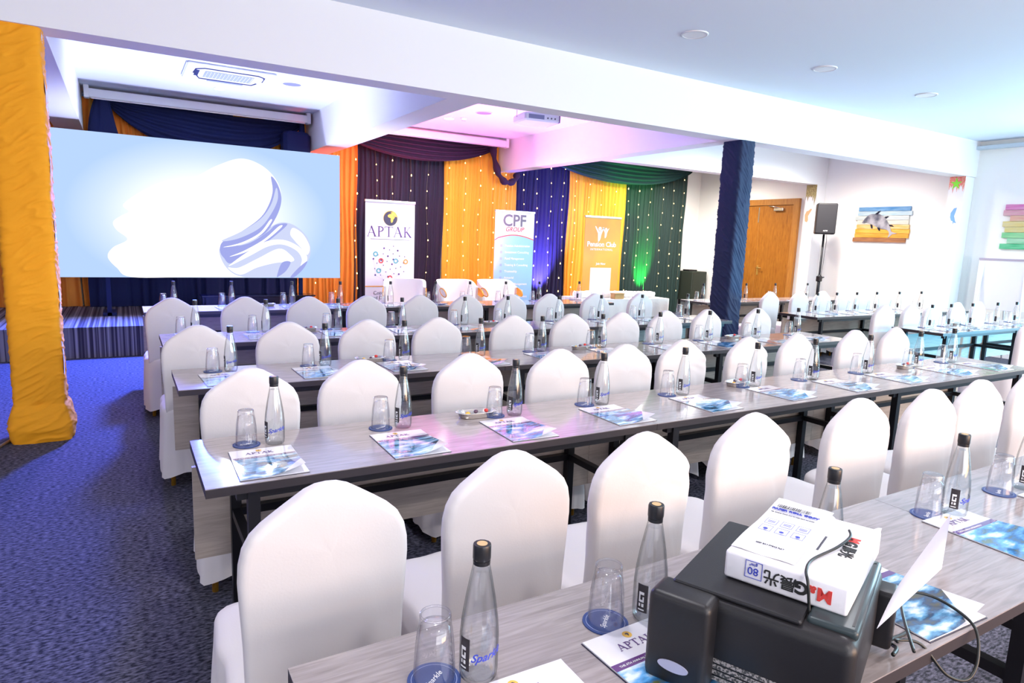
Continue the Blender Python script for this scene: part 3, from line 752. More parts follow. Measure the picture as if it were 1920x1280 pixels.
MB().box((-.2, .31, -.045), (.2, .35, -.034), 0, .004).build('louvre', M['ac_grille'], ac)


def ceil_disc(label, x, y, r, m, z=ZC, cat='ceiling speaker', name='ceiling_speaker'):
    t = thing(name, label, cat, (x, y, z), 0, 'round ceiling fittings')
    MB().lathe([(r * 1.12, 0), (r * 1.12, -.006), (r, -.012), (r * .98, -.008)], 28, capb=False, capt=False).build('rim', M['ac_white'], t)
    MB().lathe([(r * .98, -.0085), (.001, -.010)], 28, capb=False, capt=False).build('grille' if cat == 'ceiling speaker' else 'lens', m, t)
ceil_disc('round grey ceiling speaker beside the cassette air conditioner', 1.88, 8.63, .11, M['disc'])
ceil_disc('round grey ceiling speaker in the pink lit bay', 4.55, 8.65, .11, M['disc'])
ceil_disc('round ceiling speaker nearest the camera on the main ceiling', 4.27, 4.32, .10, M['ac_white'])
ceil_disc('round ceiling speaker midway along the main ceiling', 6.04, 4.31, .10, M['ac_white'])
ceil_disc('round ceiling speaker farthest along the main ceiling', 7.85, 4.29, .10, M['ac_white'])
ceil_disc('lit recessed downlight in the pink lit bay ceiling', 4.35, 9.40, .075, M['lamp_on'], cat='downlight', name='ceiling_downlight')
ceil_disc('lit recessed downlight behind the cassette air conditioner', 1.17, 9.55, .06, M['lamp_on'], cat='downlight', name='ceiling_downlight')
t = thing('smoke_detector', 'small white smoke detector beside the lit downlight', 'smoke detector', (4.5, 9.2, ZC))
MB().lathe([(.05, 0), (.05, -.02), (.03, -.045), (.001, -.047)], 20, capb=False, capt=False).build('housing', M['ac_white'], t)
MB().lathe([(.031, -.04), (.031, -.047)], 16, capb=False, capt=False).build('sensor_ring', M['disc'], t)

pj = thing('ceiling_projector', 'white projector hanging from the pink lit bay ceiling', 'projector', (4.62, 7.35, 3.0), R(-8))
MB().box((-.24, -.2, -.01), (.24, .2, .09), 0, .02).build('body', M['ac_white'], pj)
MB().box((-.19, -.205, .015), (.02, -.199, .065)).build('vent_grille', M['disc'], pj)
for k in range(3): MB().lathe([(.011, 0), (.011, .005)], 10).build('socket', M['grey_ink'], pj, (.07 + k * .05, -.2, .035), (PI / 2, 0, 0))
MB().tube([(0, 0, .09), (0, 0, .3)], .02, 10).build('ceiling_mount', M['ac_white'], pj)
MB().tube([(-.26, .02, .3), (-.26, .02, .05)], .003, 6).build('safety_wire', M['grey_ink'], pj)
MB().lathe([(.045, 0), (.04, -.03)], 16).build('lens', M['gloss_black'], pj, (-.08, .2, .04), (-PI / 2, 0, 0))
MB().box((.24, -.2, -.005), (.245, .2, .085)).build('side_panel', mat('side_grey_blue', (0.2, 0.2, 0.42), 0.5), pj)

# ------------------------------------------------------------------ wrapped columns
def wrapped(label, x0, x1, y0, y1, z1, m, amp, seed, flare, slope, bare=None):
    t = thing('fabric_wrapped_column', label, 'column', ((x0 + x1) / 2, (y0 + y1) / 2, 0))
    hx, hy = (x1 - x0) / 2, (y1 - y0) / 2
    MB().box((-hx + .02, -hy + .02, 0), (hx - .006, hy - .02, z1)).build('shaft', M['paint'], t)
    rc = .035; N = 120
    def rect(u):
        # rounded rectangle by perimeter fraction, starts at front right corner and runs round
        per = [(hx - rc, -hy, 2 * (hy - rc), 0)]
        a = u * 2 * PI; c, s = math.cos(a), math.sin(a); p = 7.0
        k = (abs(c) ** p + abs(s) ** p) ** (-1 / p)
        return (hx * k * c, hy * k * s, k * c, k * s)
    def fn(u, v):
        z = v * z1; x, y, nx, ny = rect(u)
        ang = u * 2 * PI
        zz = z - slope * (x * .9 - y * .5) + .05 * noise.noise(Vector((x * 5, y * 5, z * 2 + seed)))
        q = Vector((x * 5 + seed, y * 5, zz * 16))
        rg = lambda t_: 1 - abs(noise.noise(t_)) * 2.2
        d = amp * (.9 * rg(q) ** 3 + .45 * rg(Vector((x * 9, y * 9 + seed, zz * 38))) ** 2 + .5 * noise.noise(Vector((x * 3, y * 3, z * 5 + seed))))
        big = flare * (max(0, 1 - abs(z - .1) / .16)) ** .6 if z < .26 else 0
        nn = math.hypot(nx, ny) or 1
        return (x + nx / nn * (d + big + .004), y + ny / nn * (d + big + .004), z)
    MB().grid(N, 380, fn, closeu=True).build('fabric_wrap', m, t)
    return t
c1 = wrapped('column wrapped in wrinkled yellow cloth, bunched at its foot', -.69, -.40, 5.45, 5.74, BZ, M['col_yellow'], .009, 3.0, .05, .55)
c2 = wrapped('column wrapped in wrinkled navy blue cloth', 6.22, 6.47, 5.42, 5.70, BZ, M['col_navy'], .010, 8.0, .01, -1.6)
def strip(u, v):
    z = .25 + v * 2.5; wv = .012 * math.sin(z * 9) + .012 * noise.noise(Vector((z * 5, 2, 1)))
    return (.150 + .012 * math.sin(z * 14) * .4, -.10 + u * (.10 + wv * 3) + wv, z)
MB().grid(4, 90, strip).build('lining_strip', M['cover'], c1)

# ------------------------------------------------------------------ door, right wall
dr = thing('door_1', None, None, (X1 - .02, 8.62, 0)); dr['kind'] = 'structure'
DW, DH = 1.62, 2.42
MB().box((-.05, -.12, 0), (.02, 0, DH + .12)).build('door_frame', M['door_frame'], dr)
MB().box((-.05, DW, 0), (.02, DW + .12, DH + .12)).build('door_frame', M['door_frame'], dr)
MB().box((-.05, 0, DH), (.02, DW, DH + .12)).build('door_frame', M['door_frame'], dr)
for a, b in ((.004, DW / 2 - .003), (DW / 2 + .003, DW - .004)):
    lf = MB().box((-.03, a, .01), (.015, b, DH - .005), 0, .004).build('door_leaf', M['door'], dr)
hd = MB(); hd.box((-.036, DW / 2 - .09, .98), (-.03, DW / 2 - .05, 1.18)); hd.tube([(-.036, DW / 2 - .07, 1.13), (-.075, DW / 2 - .07, 1.13), (-.078, DW / 2 - .19, 1.13)], .009, 8)
hd.build('door_handle', M['brass'], dr)
cl = MB(); cl.box((-.08, .22, DH - .12), (-.03, .44, DH - .06), 0, .006); cl.tube([(-.07, .3, DH - .06), (-.12, .42, DH - .035), (-.05, .58, DH - .02)], .008, 6)
cl.build('door_closer', M['steel'], dr)
MB().box((-.034, DW / 2 + .01, DH - .35), (-.03, DW / 2 + .03, DH - .04)).build('flush_bolt', M['steel'], dr)
MB().box((-.034, DW / 2 + .006, .05), (-.0302, DW / 2 - .006, DH - .02)).build('astragal', M['door_frame'], dr)

# ------------------------------------------------------------------ wall pictures made of planks
def plank_mat(name, c, c2):
    g = lambda q: tuple(.75 * v ** 1.25 for v in q)
    return mat(name, g(c), 0.7, noise_=(5, g(c2), 0.35, 0.65), stretch=(1, 1, 9))
def plank_picture(label, y0, y1, z0, z1, cols, offs, name='plank_picture'):
    t = thing(name, label, 'picture', (X1, y0, z0)); n = len(cols); h = (z1 - z0) / n
    for k in range(n):
        a, b = offs[k]
        MB().box((-.03 - .004 * (k % 2), a, k * h + .002), (-.002, (y1 - y0) + b, (k + 1) * h - .002)).build('plank', plank_mat('plank_%s_%d' % (name, k), *cols[k]), t)
    return t, h * n
YL = ((0.75, 0.36, 0.06), (0.85, 0.55, 0.2)); 
pic, ph = plank_picture('wooden plank picture of a leaping grey dolphin over yellow sand', 6.36, 7.30, 1.72, 2.34,
    [((0.35, 0.16, 0.07), (0.55, 0.27, 0.12)), ((0.85, 0.36, 0.03), (0.9, 0.5, 0.1)), ((0.88, 0.45, 0.04), (0.9, 0.6, 0.15)), ((0.85, 0.5, 0.14), (0.85, 0.7, 0.4)), ((0.70, 0.68, 0.6), (0.8, 0.78, 0.7)), ((0.62, 0.68, 0.7), (0.8, 0.8, 0.75)), ((0.45, 0.62, 0.75), (0.7, 0.78, 0.8)), ((0.12, 0.33, 0.6), (0.3, 0.5, 0.72))],
    [(.02, .03), (-.02, -.0), (-.03, .0), (-.02, -.02), (.0, -.02), (.0, .02), (-.04, -.02), (-.01, -.03)])
dol = [(.82, .34), (.80, .37), (.77, .42), (.70, .48), (.62, .495), (.52, .49), (.44, .45), (.38, .39), (.33, .32), (.285, .23), (.27, .19), (.22, .17), (.17, .155), (.25, .14), (.28, .11), (.32, .08), (.305, .15), (.33, .2), (.38, .225), (.45, .235), (.55, .27), (.65, .32), (.74, .345), (.78, .335)]
gy = mat('dolphin_grey', (0.07, 0.07, 0.10), 0.8, noise_=(5, (0.36, 0.34, 0.37), 0.40, 0.62)); gd = mat('dolphin_dark', (0.015, 0.015, 0.03), 0.8, spec=.1)
def fx(name, pts, m, parent, d, sm=True):
    MB().poly(smooth_closed(pts, 4) if sm else pts, -.004, 'x').build(name, m, parent, (d, 0, 0))
fx('painted_dolphin', dol, gy, pic, -.036)
fx('dolphin_fin', [(.60, .49), (.54, .54), (.50, .55), (.55, .485)], gd, pic, -.037, False)
fx('dolphin_fin', [(.42, .44), (.37, .455), (.34, .45), (.39, .41)], gd, pic, -.037, False)
fx('dolphin_fin', [(.33, .31), (.27, .30), (.23, .27), (.31, .28)], gd, pic, -.037, False)
fx('dolphin_fin', [(.66, .31), (.64, .25), (.61, .24), (.62, .3)], gd, pic, -.041, False)
fx('dolphin_fin', [(.53, .26), (.50, .21), (.47, .20), (.48, .25)], gd, pic, -.041, False)
rp = [((0.1, 0.62, 0.32), (0.3, 0.8, 0.5)), ((0.35, 0.8, 0.5), (0.6, 0.88, 0.65)), ((0.3, 0.75, 0.4), (0.5, 0.85, 0.5)), ((0.85, 0.75, 0.3), (0.85, 0.8, 0.5)), ((0.88, 0.75, 0.35), (0.88, 0.8, 0.5)), ((0.88, 0.5, 0.42), (0.9, 0.65, 0.5)), ((0.85, 0.4, 0.55), (0.85, 0.6, 0.6)), ((0.85, 0.25, 0.6), (0.85, 0.45, 0.65))]
plank_picture('rainbow coloured wooden plank picture beside the starfish pilaster', 4.0, 4.92, 1.66, 2.33, rp,
    [(0, .03), (0, -.06), (0, .02), (0, -.01), (0, .03), (0, -.06), (0, .04), (0, .02)], 'rainbow_plank_picture')

# ------------------------------------------------------------------ speaker on stand, cabinet, easel
ss = thing('speaker_stand', 'black tripod speaker stand before the white right wall', 'speaker stand', (10.86, 7.42, 0))
MB().tube([(0, 0, .12), (0, 0, 1.822)], .018, 10).build('pole', M['black_metal'], ss)
MB().tube([(0, 0, .55), (0, 0, 1.1)], .027, 10).build('lower_tube', M['black_metal'], ss)
MB().box((-.04, -.04, .98), (.04, .04, 1.08), 0, .01).build('collar', M['black_metal'], ss)
MB().tube([(.03, 0, 1.03), (.11, -.02, 1.06)], .010, 6).build('knob', M['black_metal'], ss)
for k in range(3):
    a = 2 * PI * k / 3 + .4
    MB().tube([(.02 * math.cos(a), .02 * math.sin(a), .62), (.5 * math.cos(a), .5 * math.sin(a), .02)], .013, 8).build('leg', M['black_metal'], ss)
    MB().tube([(.02 * math.cos(a), .02 * math.sin(a), .25), (.28 * math.cos(a), .28 * math.sin(a), .30)], .008, 6).build('brace', M['black_metal'], ss)
pa = thing('loudspeaker', 'black loudspeaker on the tripod stand beside the wooden door', 'loudspeaker', (10.86, 7.42, 1.825), R(-50))
MB().box((-.165, -.15, 0), (.165, .13, .54), 0, .02).build('cabinet', M['black_plastic'], pa)
MB().box((-.155, -.158, .02), (.155, -.15, .52), 0, .003).build('grille', M['speaker'], pa)
text_obj('badge', 'ALTO', .028, M['white_ink'], pa, (0, -.16, .05), offset=.001)
MB().tube([(.05, .13, .1), (.07, .16, -.1), (.05, .1, -.5), (.02, .02, -.9)], .004, 6).build('cable', M['cable'], pa)

cb = thing('equipment_cabinet', 'dark green equipment cabinet in the corner beside the backdrop', 'cabinet', (11.08, 10.72, .0))
MB().box((0, 0, .30), (.46, .44, .96), 0, .01).build('body', M['cabinet'], cb)
MB().box((.03, -.008, .34), (.43, 0, .92), 0, .004).build('front_panel', M['cabinet'], cb)
for sx in (.03, .39):
    for sy in (.03, .37): MB().box((sx, sy, 0), (sx + .04, sy + .04, .3)).build('leg', M['black_metal'], cb)
tag(MB().box((0, 0, 0), (.26, .2, .035), 0, .008).build('audio_mixer', M['black_plastic'], None, (11.1, 10.85, .961)), 'thin black box lying on the dark green cabinet', 'mixer')
ext = thing('wall_extinguisher', 'dark wall-mounted unit on the white wall past the navy column', 'wall unit', (X1, 10.05 + .35, 1.45))
MB().box((-.1, -.12, 0), (0, .06, .28), 0, .02).build('body', M['cabinet'], ext); MB().tube([(-.05, -.05, 0), (-.06, -.06, -.2)], .01, 6).build('hose', M['linen'], ext)

ez = thing('flipchart_easel', 'white flipchart easel beneath the rainbow plank picture', 'easel', (11.22, 4.75, 0))
MB().box((0, -.42, .75), (.02, .28, 1.5), 0, .004).build('board', M['easel'], ez)
MB().box((-.01, -.42, 1.49), (.03, .28, 1.515)).build('top_clamp', M['steel'], ez)
for p in ((.01, -.33), (.01, .2)): MB().tube([(p[0], p[1], 1.45), (p[0] - .12, p[1] * 1.25, .01)], .011, 6).build('leg', M['ac_white'], ez)
MB().tube([(.03, -.07, 1.45), (.33, -.07, .01)], .011, 6).build('leg', M['ac_white'], ez)

# low black table on the stage under the screen
bt = thing('low_black_table', 'low black glass table standing on the stage under the screen', 'low table', (.84, 9.1, .356))
MB().box((0, 0, .29), (1.42, .32, .31), 0, .004).build('top', M['gloss_black'], bt)
MB().box((0.02, .15, .0), (1.40, .17, .29)).build('panel', M['gloss_black'], bt)
for xx in (.05, 1.34): MB().box((xx, .02, 0), (xx + .03, .30, .29)).build('side', M['gloss_black'], bt)
for nm, y in (('floor_cable', 5.6),):
    pass
tag(MB().tube([(-.72, 5.55, .012), (-.80, 5.3, .012), (-.84, 5.0, .012), (-.9, 4.6, .012)], .012, 8).build('floor_cable', M['steel']), 'metallic cable cover on the floor beside the yellow column', 'cable')

# ------------------------------------------------------------------ lounge chairs
def lounge(label, x, y, rz):
    t = thing('lounge_chair', label, 'lounge chair', (x, y, 0), rz, 'white lounge chairs by the backdrop')
    def shell(u, v):
        a = PI * (1.0 * u); rx, ry = .29, .28
        ex = 5.0; c, s = math.cos(a), math.sin(a)
        k = (abs(c) ** ex + abs(s) ** ex) ** (-1 / ex)
        top = .89 - .10 * max(0, abs(c)) ** 8
        z = .12 + v * (top - .12)
        o = 1 + .06 * v
        return (rx * k * c * o, ry * k * s * o, z)
    mb = MB().grid(40, 12, shell)
    def inner(u, v): p = shell(u, v); return (p[0] * .86, p[1] * .82, p[2])
    mb.grid(40, 12, inner)
    mb.grid(40, 1, lambda u, v: tuple(Vector(shell(u, 1)) * (1 - v) + Vector(inner(u, 1)) * v + Vector((0, 0, .02 * math.sin(PI * v)))))
    mb.grid(1, 12, lambda u, v: tuple(Vector(shell(0, v)) * (1 - u) + Vector(inner(0, v)) * u)); mb.grid(1, 12, lambda u, v: tuple(Vector(shell(1, v)) * (1 - u) + Vector(inner(1, v)) * u))
    mb.build('shell', M['sofa'], t)
    MB().box((-.25, -.28, .3), (.25, .22, .46), 0, .05).build('seat_cushion', M['sofa'], t)
    MB().box((-.24, -.24, .08), (.24, .2, .3), 0, .04).build('base', M['sofa'], t)
    for sx in (-1, 1):
        pts = [(sx * .305, -.06 + .115 * math.cos(a), .71 + .052 * math.sin(a) + .03 * math.cos(a)) for a in [2 * PI * k / 24 for k in range(25)]]
        MB().tube(pts, .008, 8, cap=False).build('armrest_ring', M['gold'], t)
        MB().add([p for p in pts[:-1]], [tuple(range(24))]).build('armrest_recess', M['cover'] if sx < 0 else M['orange_drape'], t)
    for sx in (-.2, .2):
        for sy in (-.18, .16): MB().tube([(sx, sy, .09), (sx * 1.1, sy * 1.1, 0)], .013, 8).build('leg', M['gold'], t)
    return t
lounge('white lounge chair with gold armrest rings before the globe banner', 3.50, 8.95, R(-22))
lounge('white lounge chair before the yellow drape, nearer the globe banner', 4.34, 8.85, R(0))
lounge('white lounge chair before the light blue banner', 5.03, 8.85, R(0))

# ------------------------------------------------------------------ cloth table with bags
ct = thing('cloth_covered_table', 'long table under white cloth behind the front row\'s end', 'table', (5.50, 7.25, 0))
def cloth(u, v):
    per = [(0, 0), (1.55, 0), (1.55, .6), (0, .6), (0, 0)]
    s = u * 4; k = min(int(s), 3); t = s - k
    x = per[k][0] + t * (per[k + 1][0] - per[k][0]); y = per[k][1] + t * (per[k + 1][1] - per[k][1])
    w_ = .015 * (1 - v) * math.sin(u * 90) + .01 * (1 - v) * math.sin(u * 210)
    dx = (x - .775) / .775; dy = (y - .3) / .3
    return (x + w_ * dx, y + w_ * dy, .02 + v * .71)
MB().grid(240, 6, cloth).box((-.0, 0, .725), (1.55, .6, .735)).build('tablecloth', M['linen'], ct)
for sx in (.08, 1.47):
    for sy in (.06, .54): MB().box((sx - .015, sy - .015, 0), (sx + .015, sy + .015, .725)).build('leg', M['black_metal'], ct)
bg = MB()
def bag_mesh(seed):
    mb = MB(); 
    def fn(u, v):
        a = u * 2 * PI; z = v * .07
        k = 1 - .12 * abs(v - .5); c, s = math.cos(a), math.sin(a); p = (abs(c) ** 5 + abs(s) ** 5) ** (-.2)
        return (.145 * k * p * c + .01 * noise.noise(Vector((c * 2, s * 2, seed))), .20 * k * p * s, z + .018 * noise.noise(Vector((c * 3, s * 3, seed + v))))
    mb.grid(28, 4, fn, closeu=True)
    n = len(mb.v); mb.add(mb.v[n - 28:], [tuple(range(28))], 0, False); mb.add(mb.v[:28], [tuple(reversed(range(28)))], 0, False); return mb
random.seed(5)
bags = [bag_mesh(k).mesh('folded_bag', M['linen']) for k in range(3)]
for k in range(7):
    o = link('folded_bag', bags[k % 3], None, (5.66 + k * .205, 7.58, .742 + .004 * (k % 2)), (0, 0, PI / 2 + random.uniform(-.05, .05)))
    o.scale = (.66, .60, .9 + .25 * random.random())
    tag(o, 'folded white cloth bag, %s along the white cloth table from the front row' % ORD[k], 'bag', 'folded white bags on the cloth table')
wb = thing('wicker_box', 'small brown wicker box on the white cloth table edge', 'box', (6.12, 7.34, .736), .05)
MB().box((-.09, -.05, 0), (.09, .05, .07), 0, .006).build('body', M['wicker'], wb); MB().box((-.094, -.054, .068), (.094, .054, .08), 0, .004).build('lid', M['wicker'], wb)

# ------------------------------------------------------------------ training tables
def make_table(legs=(.14, 1.66)):
    t = thing('training_table', 'x', 'table')
    W, D, H = 1.798, .52, .75
    tp = MB().box((0, 0, H - .003), (W, D, H), 0)
    tp.build('tabletop', M['table_top'], t)
    MB().box((0, 0, H - .030), (W, D, H - .003)).build('edge_band', M['table_edge'], t)
    for x in legs:
        for y in (.04, D - .075): MB().box((x - .018, y - .018, 0), (x + .018, y + .018, H - .03)).build('leg', M['black_metal'], t)
        MB().box((x - .015, .04, .47), (x + .015, D - .075, .50)).build('side_rail', M['black_metal'], t)
    MB().box((legs[0] - .05, .03, H - .062), (legs[1] + .05, .06, H - .03)).build('front_rail', M['black_metal'], t)
    MB().box((legs[0], D - .09, .47), (legs[1], D - .06, .50)).build('back_rail', M['black_metal'], t)
    MB().box((.0, D - .052, .31), (W, D - .034, .665)).build('modesty_panel', M['panel'], t)
    return t


protoT = make_table()
ROWN = ['nearest table row', 'second table row', 'third table row', 'fourth table row', 'front table row']
TB = [(.22, .585, 0, 3), (.18, 2.05, 1, 3), (.20, 3.42, 2, 3), (.20, 4.79, 3, 3), (.14, 6.70, 4, 3)]
first = True
def put_table(x, y, lab, grp):
    global first
    if first: protoT.location = (x, y, 0); protoT['label'] = lab; protoT['group'] = grp; first = False
    else: dup(protoT, (x, y, 0), 0, lab, grp)
for x, y, r, n in TB:
    for k in range(n):
        if r == 0 and k == 2: continue
        put_table(x + 1.8 * k, y, 'grey oak training table, %s from the yellow column end, %s' % (ORD[k], ROWN[r]), 'training tables of the main block')
RB = [(7.08, 3.40, 'nearest row of the far block', 2), (7.02, 4.76, 'middle row of the far block', 2), (7.0, 6.45, 'far block row nearest the wooden door', 2)]
for x, y, nm, n in RB:
    for k in range(n):
        put_table(x + 1.8 * k, y, 'grey oak table, %s from navy column, %s' % (ORD[k], nm), 'training tables beyond the navy column')

# ------------------------------------------------------------------ covered chairs
def pillow(outline, th, bev, y0, wr=0.0, seed=0, lean=0.0):
    """upholstered slab: closed outline in x, z; front at y0 - th/2, back y0 + th/2"""
    mb = MB(); n = len(outline); cx = sum(p[0] for p in outline) / n; cz = sum(p[1] for p in outline) / n
    rings = []
    for side in (-1, 1):
        rs = []
        for k in range(9):
            a = k / 4 * PI / 2 if k <= 4 else PI / 2
            if k <= 4: ins = bev * (1 - math.cos(a)) ; d = (th / 2 - bev) + bev * math.sin(a)
            else: ins = bev + (k - 4) * .035; d = th / 2 + .002 * (k - 4)
            rs.append((ins, side * d))
        rings += rs[::-1] if side < 0 else rs
    for ins, d in rings:
        for x, z in outline:
            dx, dz = x - cx, z - cz; L = math.hypot(dx, dz); k = max(0, (L - ins) / L)
            X, Z = cx + dx * k, cz + dz * k
            w_ = 0
            if wr: 
                q = max(0, (Z - .74) / .2) * max(0, (X + .08) / .25)
                w_ = wr * q * math.sin((X * .9 + Z * 1.6) * 60 + seed + 3 * noise.noise(Vector((X * 7, Z * 7, seed)))) + wr * .5 * noise.noise(Vector((X * 14, Z * 14, seed)))
            mb.v.append((X, y0 + d + lean * (Z - .45) + w_ * (1 if d > 0 else 1), Z))
    nr = len(rings)
    for i in range(nr - 1):
        for j in range(n): mb.f.append([i * n + j, i * n + (j + 1) % n, (i + 1) * n + (j + 1) % n, (i + 1) * n + j]); mb.m.append(0); mb.sm.append(True)
    mb.f.append(list(range(n))); mb.m.append(0); mb.sm.append(True); mb.f.append(list(range((nr - 1) * n, nr * n))[::-1]); mb.m.append(0); mb.sm.append(True)
    return mb


half = [(0, .962), (.025, .960), (.05, .951), (.08, .932), (.115, .909), (.145, .888), (.168, .866), (.184, .836), (.192, .80), (.194, .76), (.191, .70), (.185, .60), (.180, .44)]
def dense(h, n=3):
    out = []
    for i in range(len(h) - 1):
        for k in range(n): t = k / n; out.append((h[i][0] * (1 - t) + h[i + 1][0] * t, h[i][1] * (1 - t) + h[i + 1][1] * t))
    return out + [h[-1]]
hd_ = dense(half); outline = hd_ + [(x, .44) for x in (.1, 0, -.1)] + [(-x, z) for x, z in hd_[::-1]][:-1]


def make_chair(wr, seed, arch):
    t = thing('banquet_chair', 'x', 'chair')
    pillow(outline, .056, .020, .0, wr, seed, -.03).build('back_cover', M['cover'], t)
    # seat and skirt, seat runs toward the table (+y)
    def sk(u, v):
        a = u * 2 * PI; c, s = math.cos(a), math.sin(a); p = (abs(c) ** 6 + abs(s) ** 6) ** (-1 / 6)
        low = 1 - v
        hx = .208 + .012 * low; hy = .240 + .02 * low
        corner = (abs(c * p) * abs(s * p)) ** 3
        hem = .025 + arch * (1 - corner) * (1 if v < .01 else 1)
        z = hem + v * (.452 - hem)
        wv = .006 * low * math.sin(a * 22 + seed) + .004 * math.sin(a * 9 + z * 12 + seed)
        return ((hx + wv) * p * c, .200 + (hy + wv) * p * s, z)
    mb = MB().grid(72, 10, sk, closeu=True)
    # seat top, domed
    n0 = len(mb.v); ring = [Vector(v) for v in mb.v[n0 - 72:]]
    cur = ring; c0 = Vector((0, .200, .452))
    for k, (f, dz) in enumerate(((.985, .012), (.95, .022), (.85, .028), (.55, .032), (.2, .034))):
        nxt = [c0 + (r_ - c0) * f + Vector((0, 0, dz)) for r_ in ring]
        mb.add([tuple(v) for v in cur + nxt], [(j, (j + 1) % 72, 72 + (j + 1) % 72, 72 + j) for j in range(72)], 0, True); cur = nxt
    mb.add([tuple(v) for v in cur], [tuple(range(72))], 0, True)
    me = mb.mesh('seat_cover', M['cover']); bm = bmesh.new(); bm.from_mesh(me); bmesh.ops.remove_doubles(bm, verts=bm.verts, dist=.0004); bmesh.ops.recalc_face_normals(bm, faces=bm.faces); bm.to_mesh(me); bm.free()
    link('seat_cover', me, t)
    for sx in (-.152, .152):
        for sy in (.02, .35): MB().tube([(sx, sy, .44), (sx * 1.03, sy, 0)], .013, 8).build('leg', M['gold'], t)
    return t


protos = [make_chair(0, 1, .055), make_chair(.004, 4, .075), make_chair(.0075, 9, .11)]
used = [False] * 3


def put_chair(x, y, lab, grp, kind=None, rz=None):
    k = kind if kind is not None else random.choice((0, 0, 1, 1, 2))
    rz = random.uniform(-.05, .05) if rz is None else rz
    if not used[k]:
        c = protos[k]; c.location = (x, y, 0); c.rotation_euler[2] = rz; c['label'] = lab; c['group'] = grp; used[k] = True
    else: dup(protos[k], (x, y, 0), rz, lab, grp)


random.seed(21)
CH = [(1, 1.45, [(.375, 0), (.872, 0), (1.33, 2), (1.85, 2), (2.45, 0), (2.93, 1), (3.40, 1), (3.95, 0)]),
      (2, 2.82, [(.43, 1), (.90, 0), (1.445, 0), (1.96, 0), (2.425, 1), (2.89, 2), (3.43, 2), (3.92, 1), (4.60, 0), (5.12, 1)]),
      (3, 4.19, [(.355, 1), (.87, 0), (1.38, 2), (1.89, 0), (2.50, 0), (3.03, 0), (3.53, 1), (4.05, 0), (4.56, 0), (5.22, 1)]),
      (4, 5.86, [(.32, 0), (.87, 0), (1.39, 0), (1.92, 0), (2.44, 0), (2.94, 0), (3.45, 0), (3.94, 0), (4.55, 0), (5.22, 0)])]
LOOK = ['smooth', 'creased', 'wrinkled']
for r, y, xs in CH:
    for k, (x, kd) in enumerate(xs):
        put_chair(x, y + random.uniform(-.02, .02), '%s white covered chair, %s, %s from the yellow column end' % (LOOK[kd], ROWN[r], ORD[k]), 'white covered chairs of the main block', kd)
RC = [(2.76, [7.22], 'nearest row of the far block'), (4.16, [7.28, 7.80, 8.35, 8.9, 9.45], 'middle row of the far block'), (5.80, [7.45, 8.12, 8.62, 9.12, 9.6, 10.1], 'far block row nearest the wooden door')]
for y, xs, nm in RC:
    for k, x in enumerate(xs):
        put_chair(x, y + random.uniform(-.03, .03), 'white covered chair, %s, %s from the navy column' % (nm, ORD[k]), 'white covered chairs beyond the navy column', k % 2)

# ------------------------------------------------------------------ bottles, glasses, coasters, brochures, trays
def wrap_patch(r, z0, z1, a0, a1, n=8, off=.0006):
    mb = MB(); mb.grid(n, 1, lambda u, v: ((r(z0 + v * (z1 - z0)) + off) * math.cos(a0 + u * (a1 - a0)), (r(z0 + v * (z1 - z0)) + off) * math.sin(a0 + u * (a1 - a0)), z0 + v * (z1 - z0))); return mb


BP = [(.027, 0), (.033, .006), (.0345, .02), (.0345, .085), (.032, .115), (.026, .155), (.0185, .195), (.0145, .215), (.0135, .228)]
def brad(z):
    for i in range(len(BP) - 1):
        if BP[i][1] <= z <= BP[i + 1][1]: t = (z - BP[i][1]) / (BP[i + 1][1] - BP[i][1]); return BP[i][0] * (1 - t) + BP[i + 1][0] * t
    return .0135


def make_bottle(detail=True):
    t = thing('water_bottle', 'x', 'bottle')
    MB().lathe(BP, 28 if detail else 16, capb=True, capt=False).build('glass_body', M['glass'], t)
    wp = [(r - .0025, z + (.004 if z < .01 else 0)) for r, z in BP if z < .20] + [(.0145, .203)]
    MB().lathe(wp, 24 if detail else 14).build('water', M['water'], t)
    cp = MB().lathe([(.0150, .222), (.0158, .226), (.0158, .247), (.0148, .250)], 24, flute=(lambda k, z: .03 * (k % 2)) if detail else None)
    cp.lathe([(.0152, .214), (.0152, .221)], 24)
    cp.build('cap', M['cap'], t)
    if detail: MB().lathe([(.0095, .2502), (.0095, .2506)], 18).build('cap_sticker', M['cap_foil'], t)
    lb = wrap_patch(brad, .028, .088, R(176), R(214)).build('label', M['label'], t)
    if detail:
        mk = MB()
        for (za, zb, aa, ab) in ((.066, .072, 184, 202), (.055, .066, 184, 189), (.050, .055, 184, 202), (.055, .062, 197, 202), (.040, .047, 184, 190), (.040, .047, 194, 202), (.032, .035, 182, 204)):
            o_ = len(mb_ := mk.v); mk.grid(3, 1, lambda u, v: ((brad(.05) + .0011) * math.cos(R(aa + u * (ab - aa))), (brad(.05) + .0011) * math.sin(R(aa + u * (ab - aa))), za + v * (zb - za)))
        mk.build('print_mark', M['white_ink'], lb)
        me = text_mesh('Sparkle', .021, 0.0, shear=.4, offset=.0004); me.materials.clear(); me.materials.append(M['blue_ink'])
        for v in me.vertices:
            a = R(268) + v.co.x / .0352; z = .052 + v.co.y + v.co.x * .15; rr_ = brad(z) + .0008; v.co = (rr_ * math.cos(a), rr_ * math.sin(a), z)
        link('lettering', me, t)
    return t


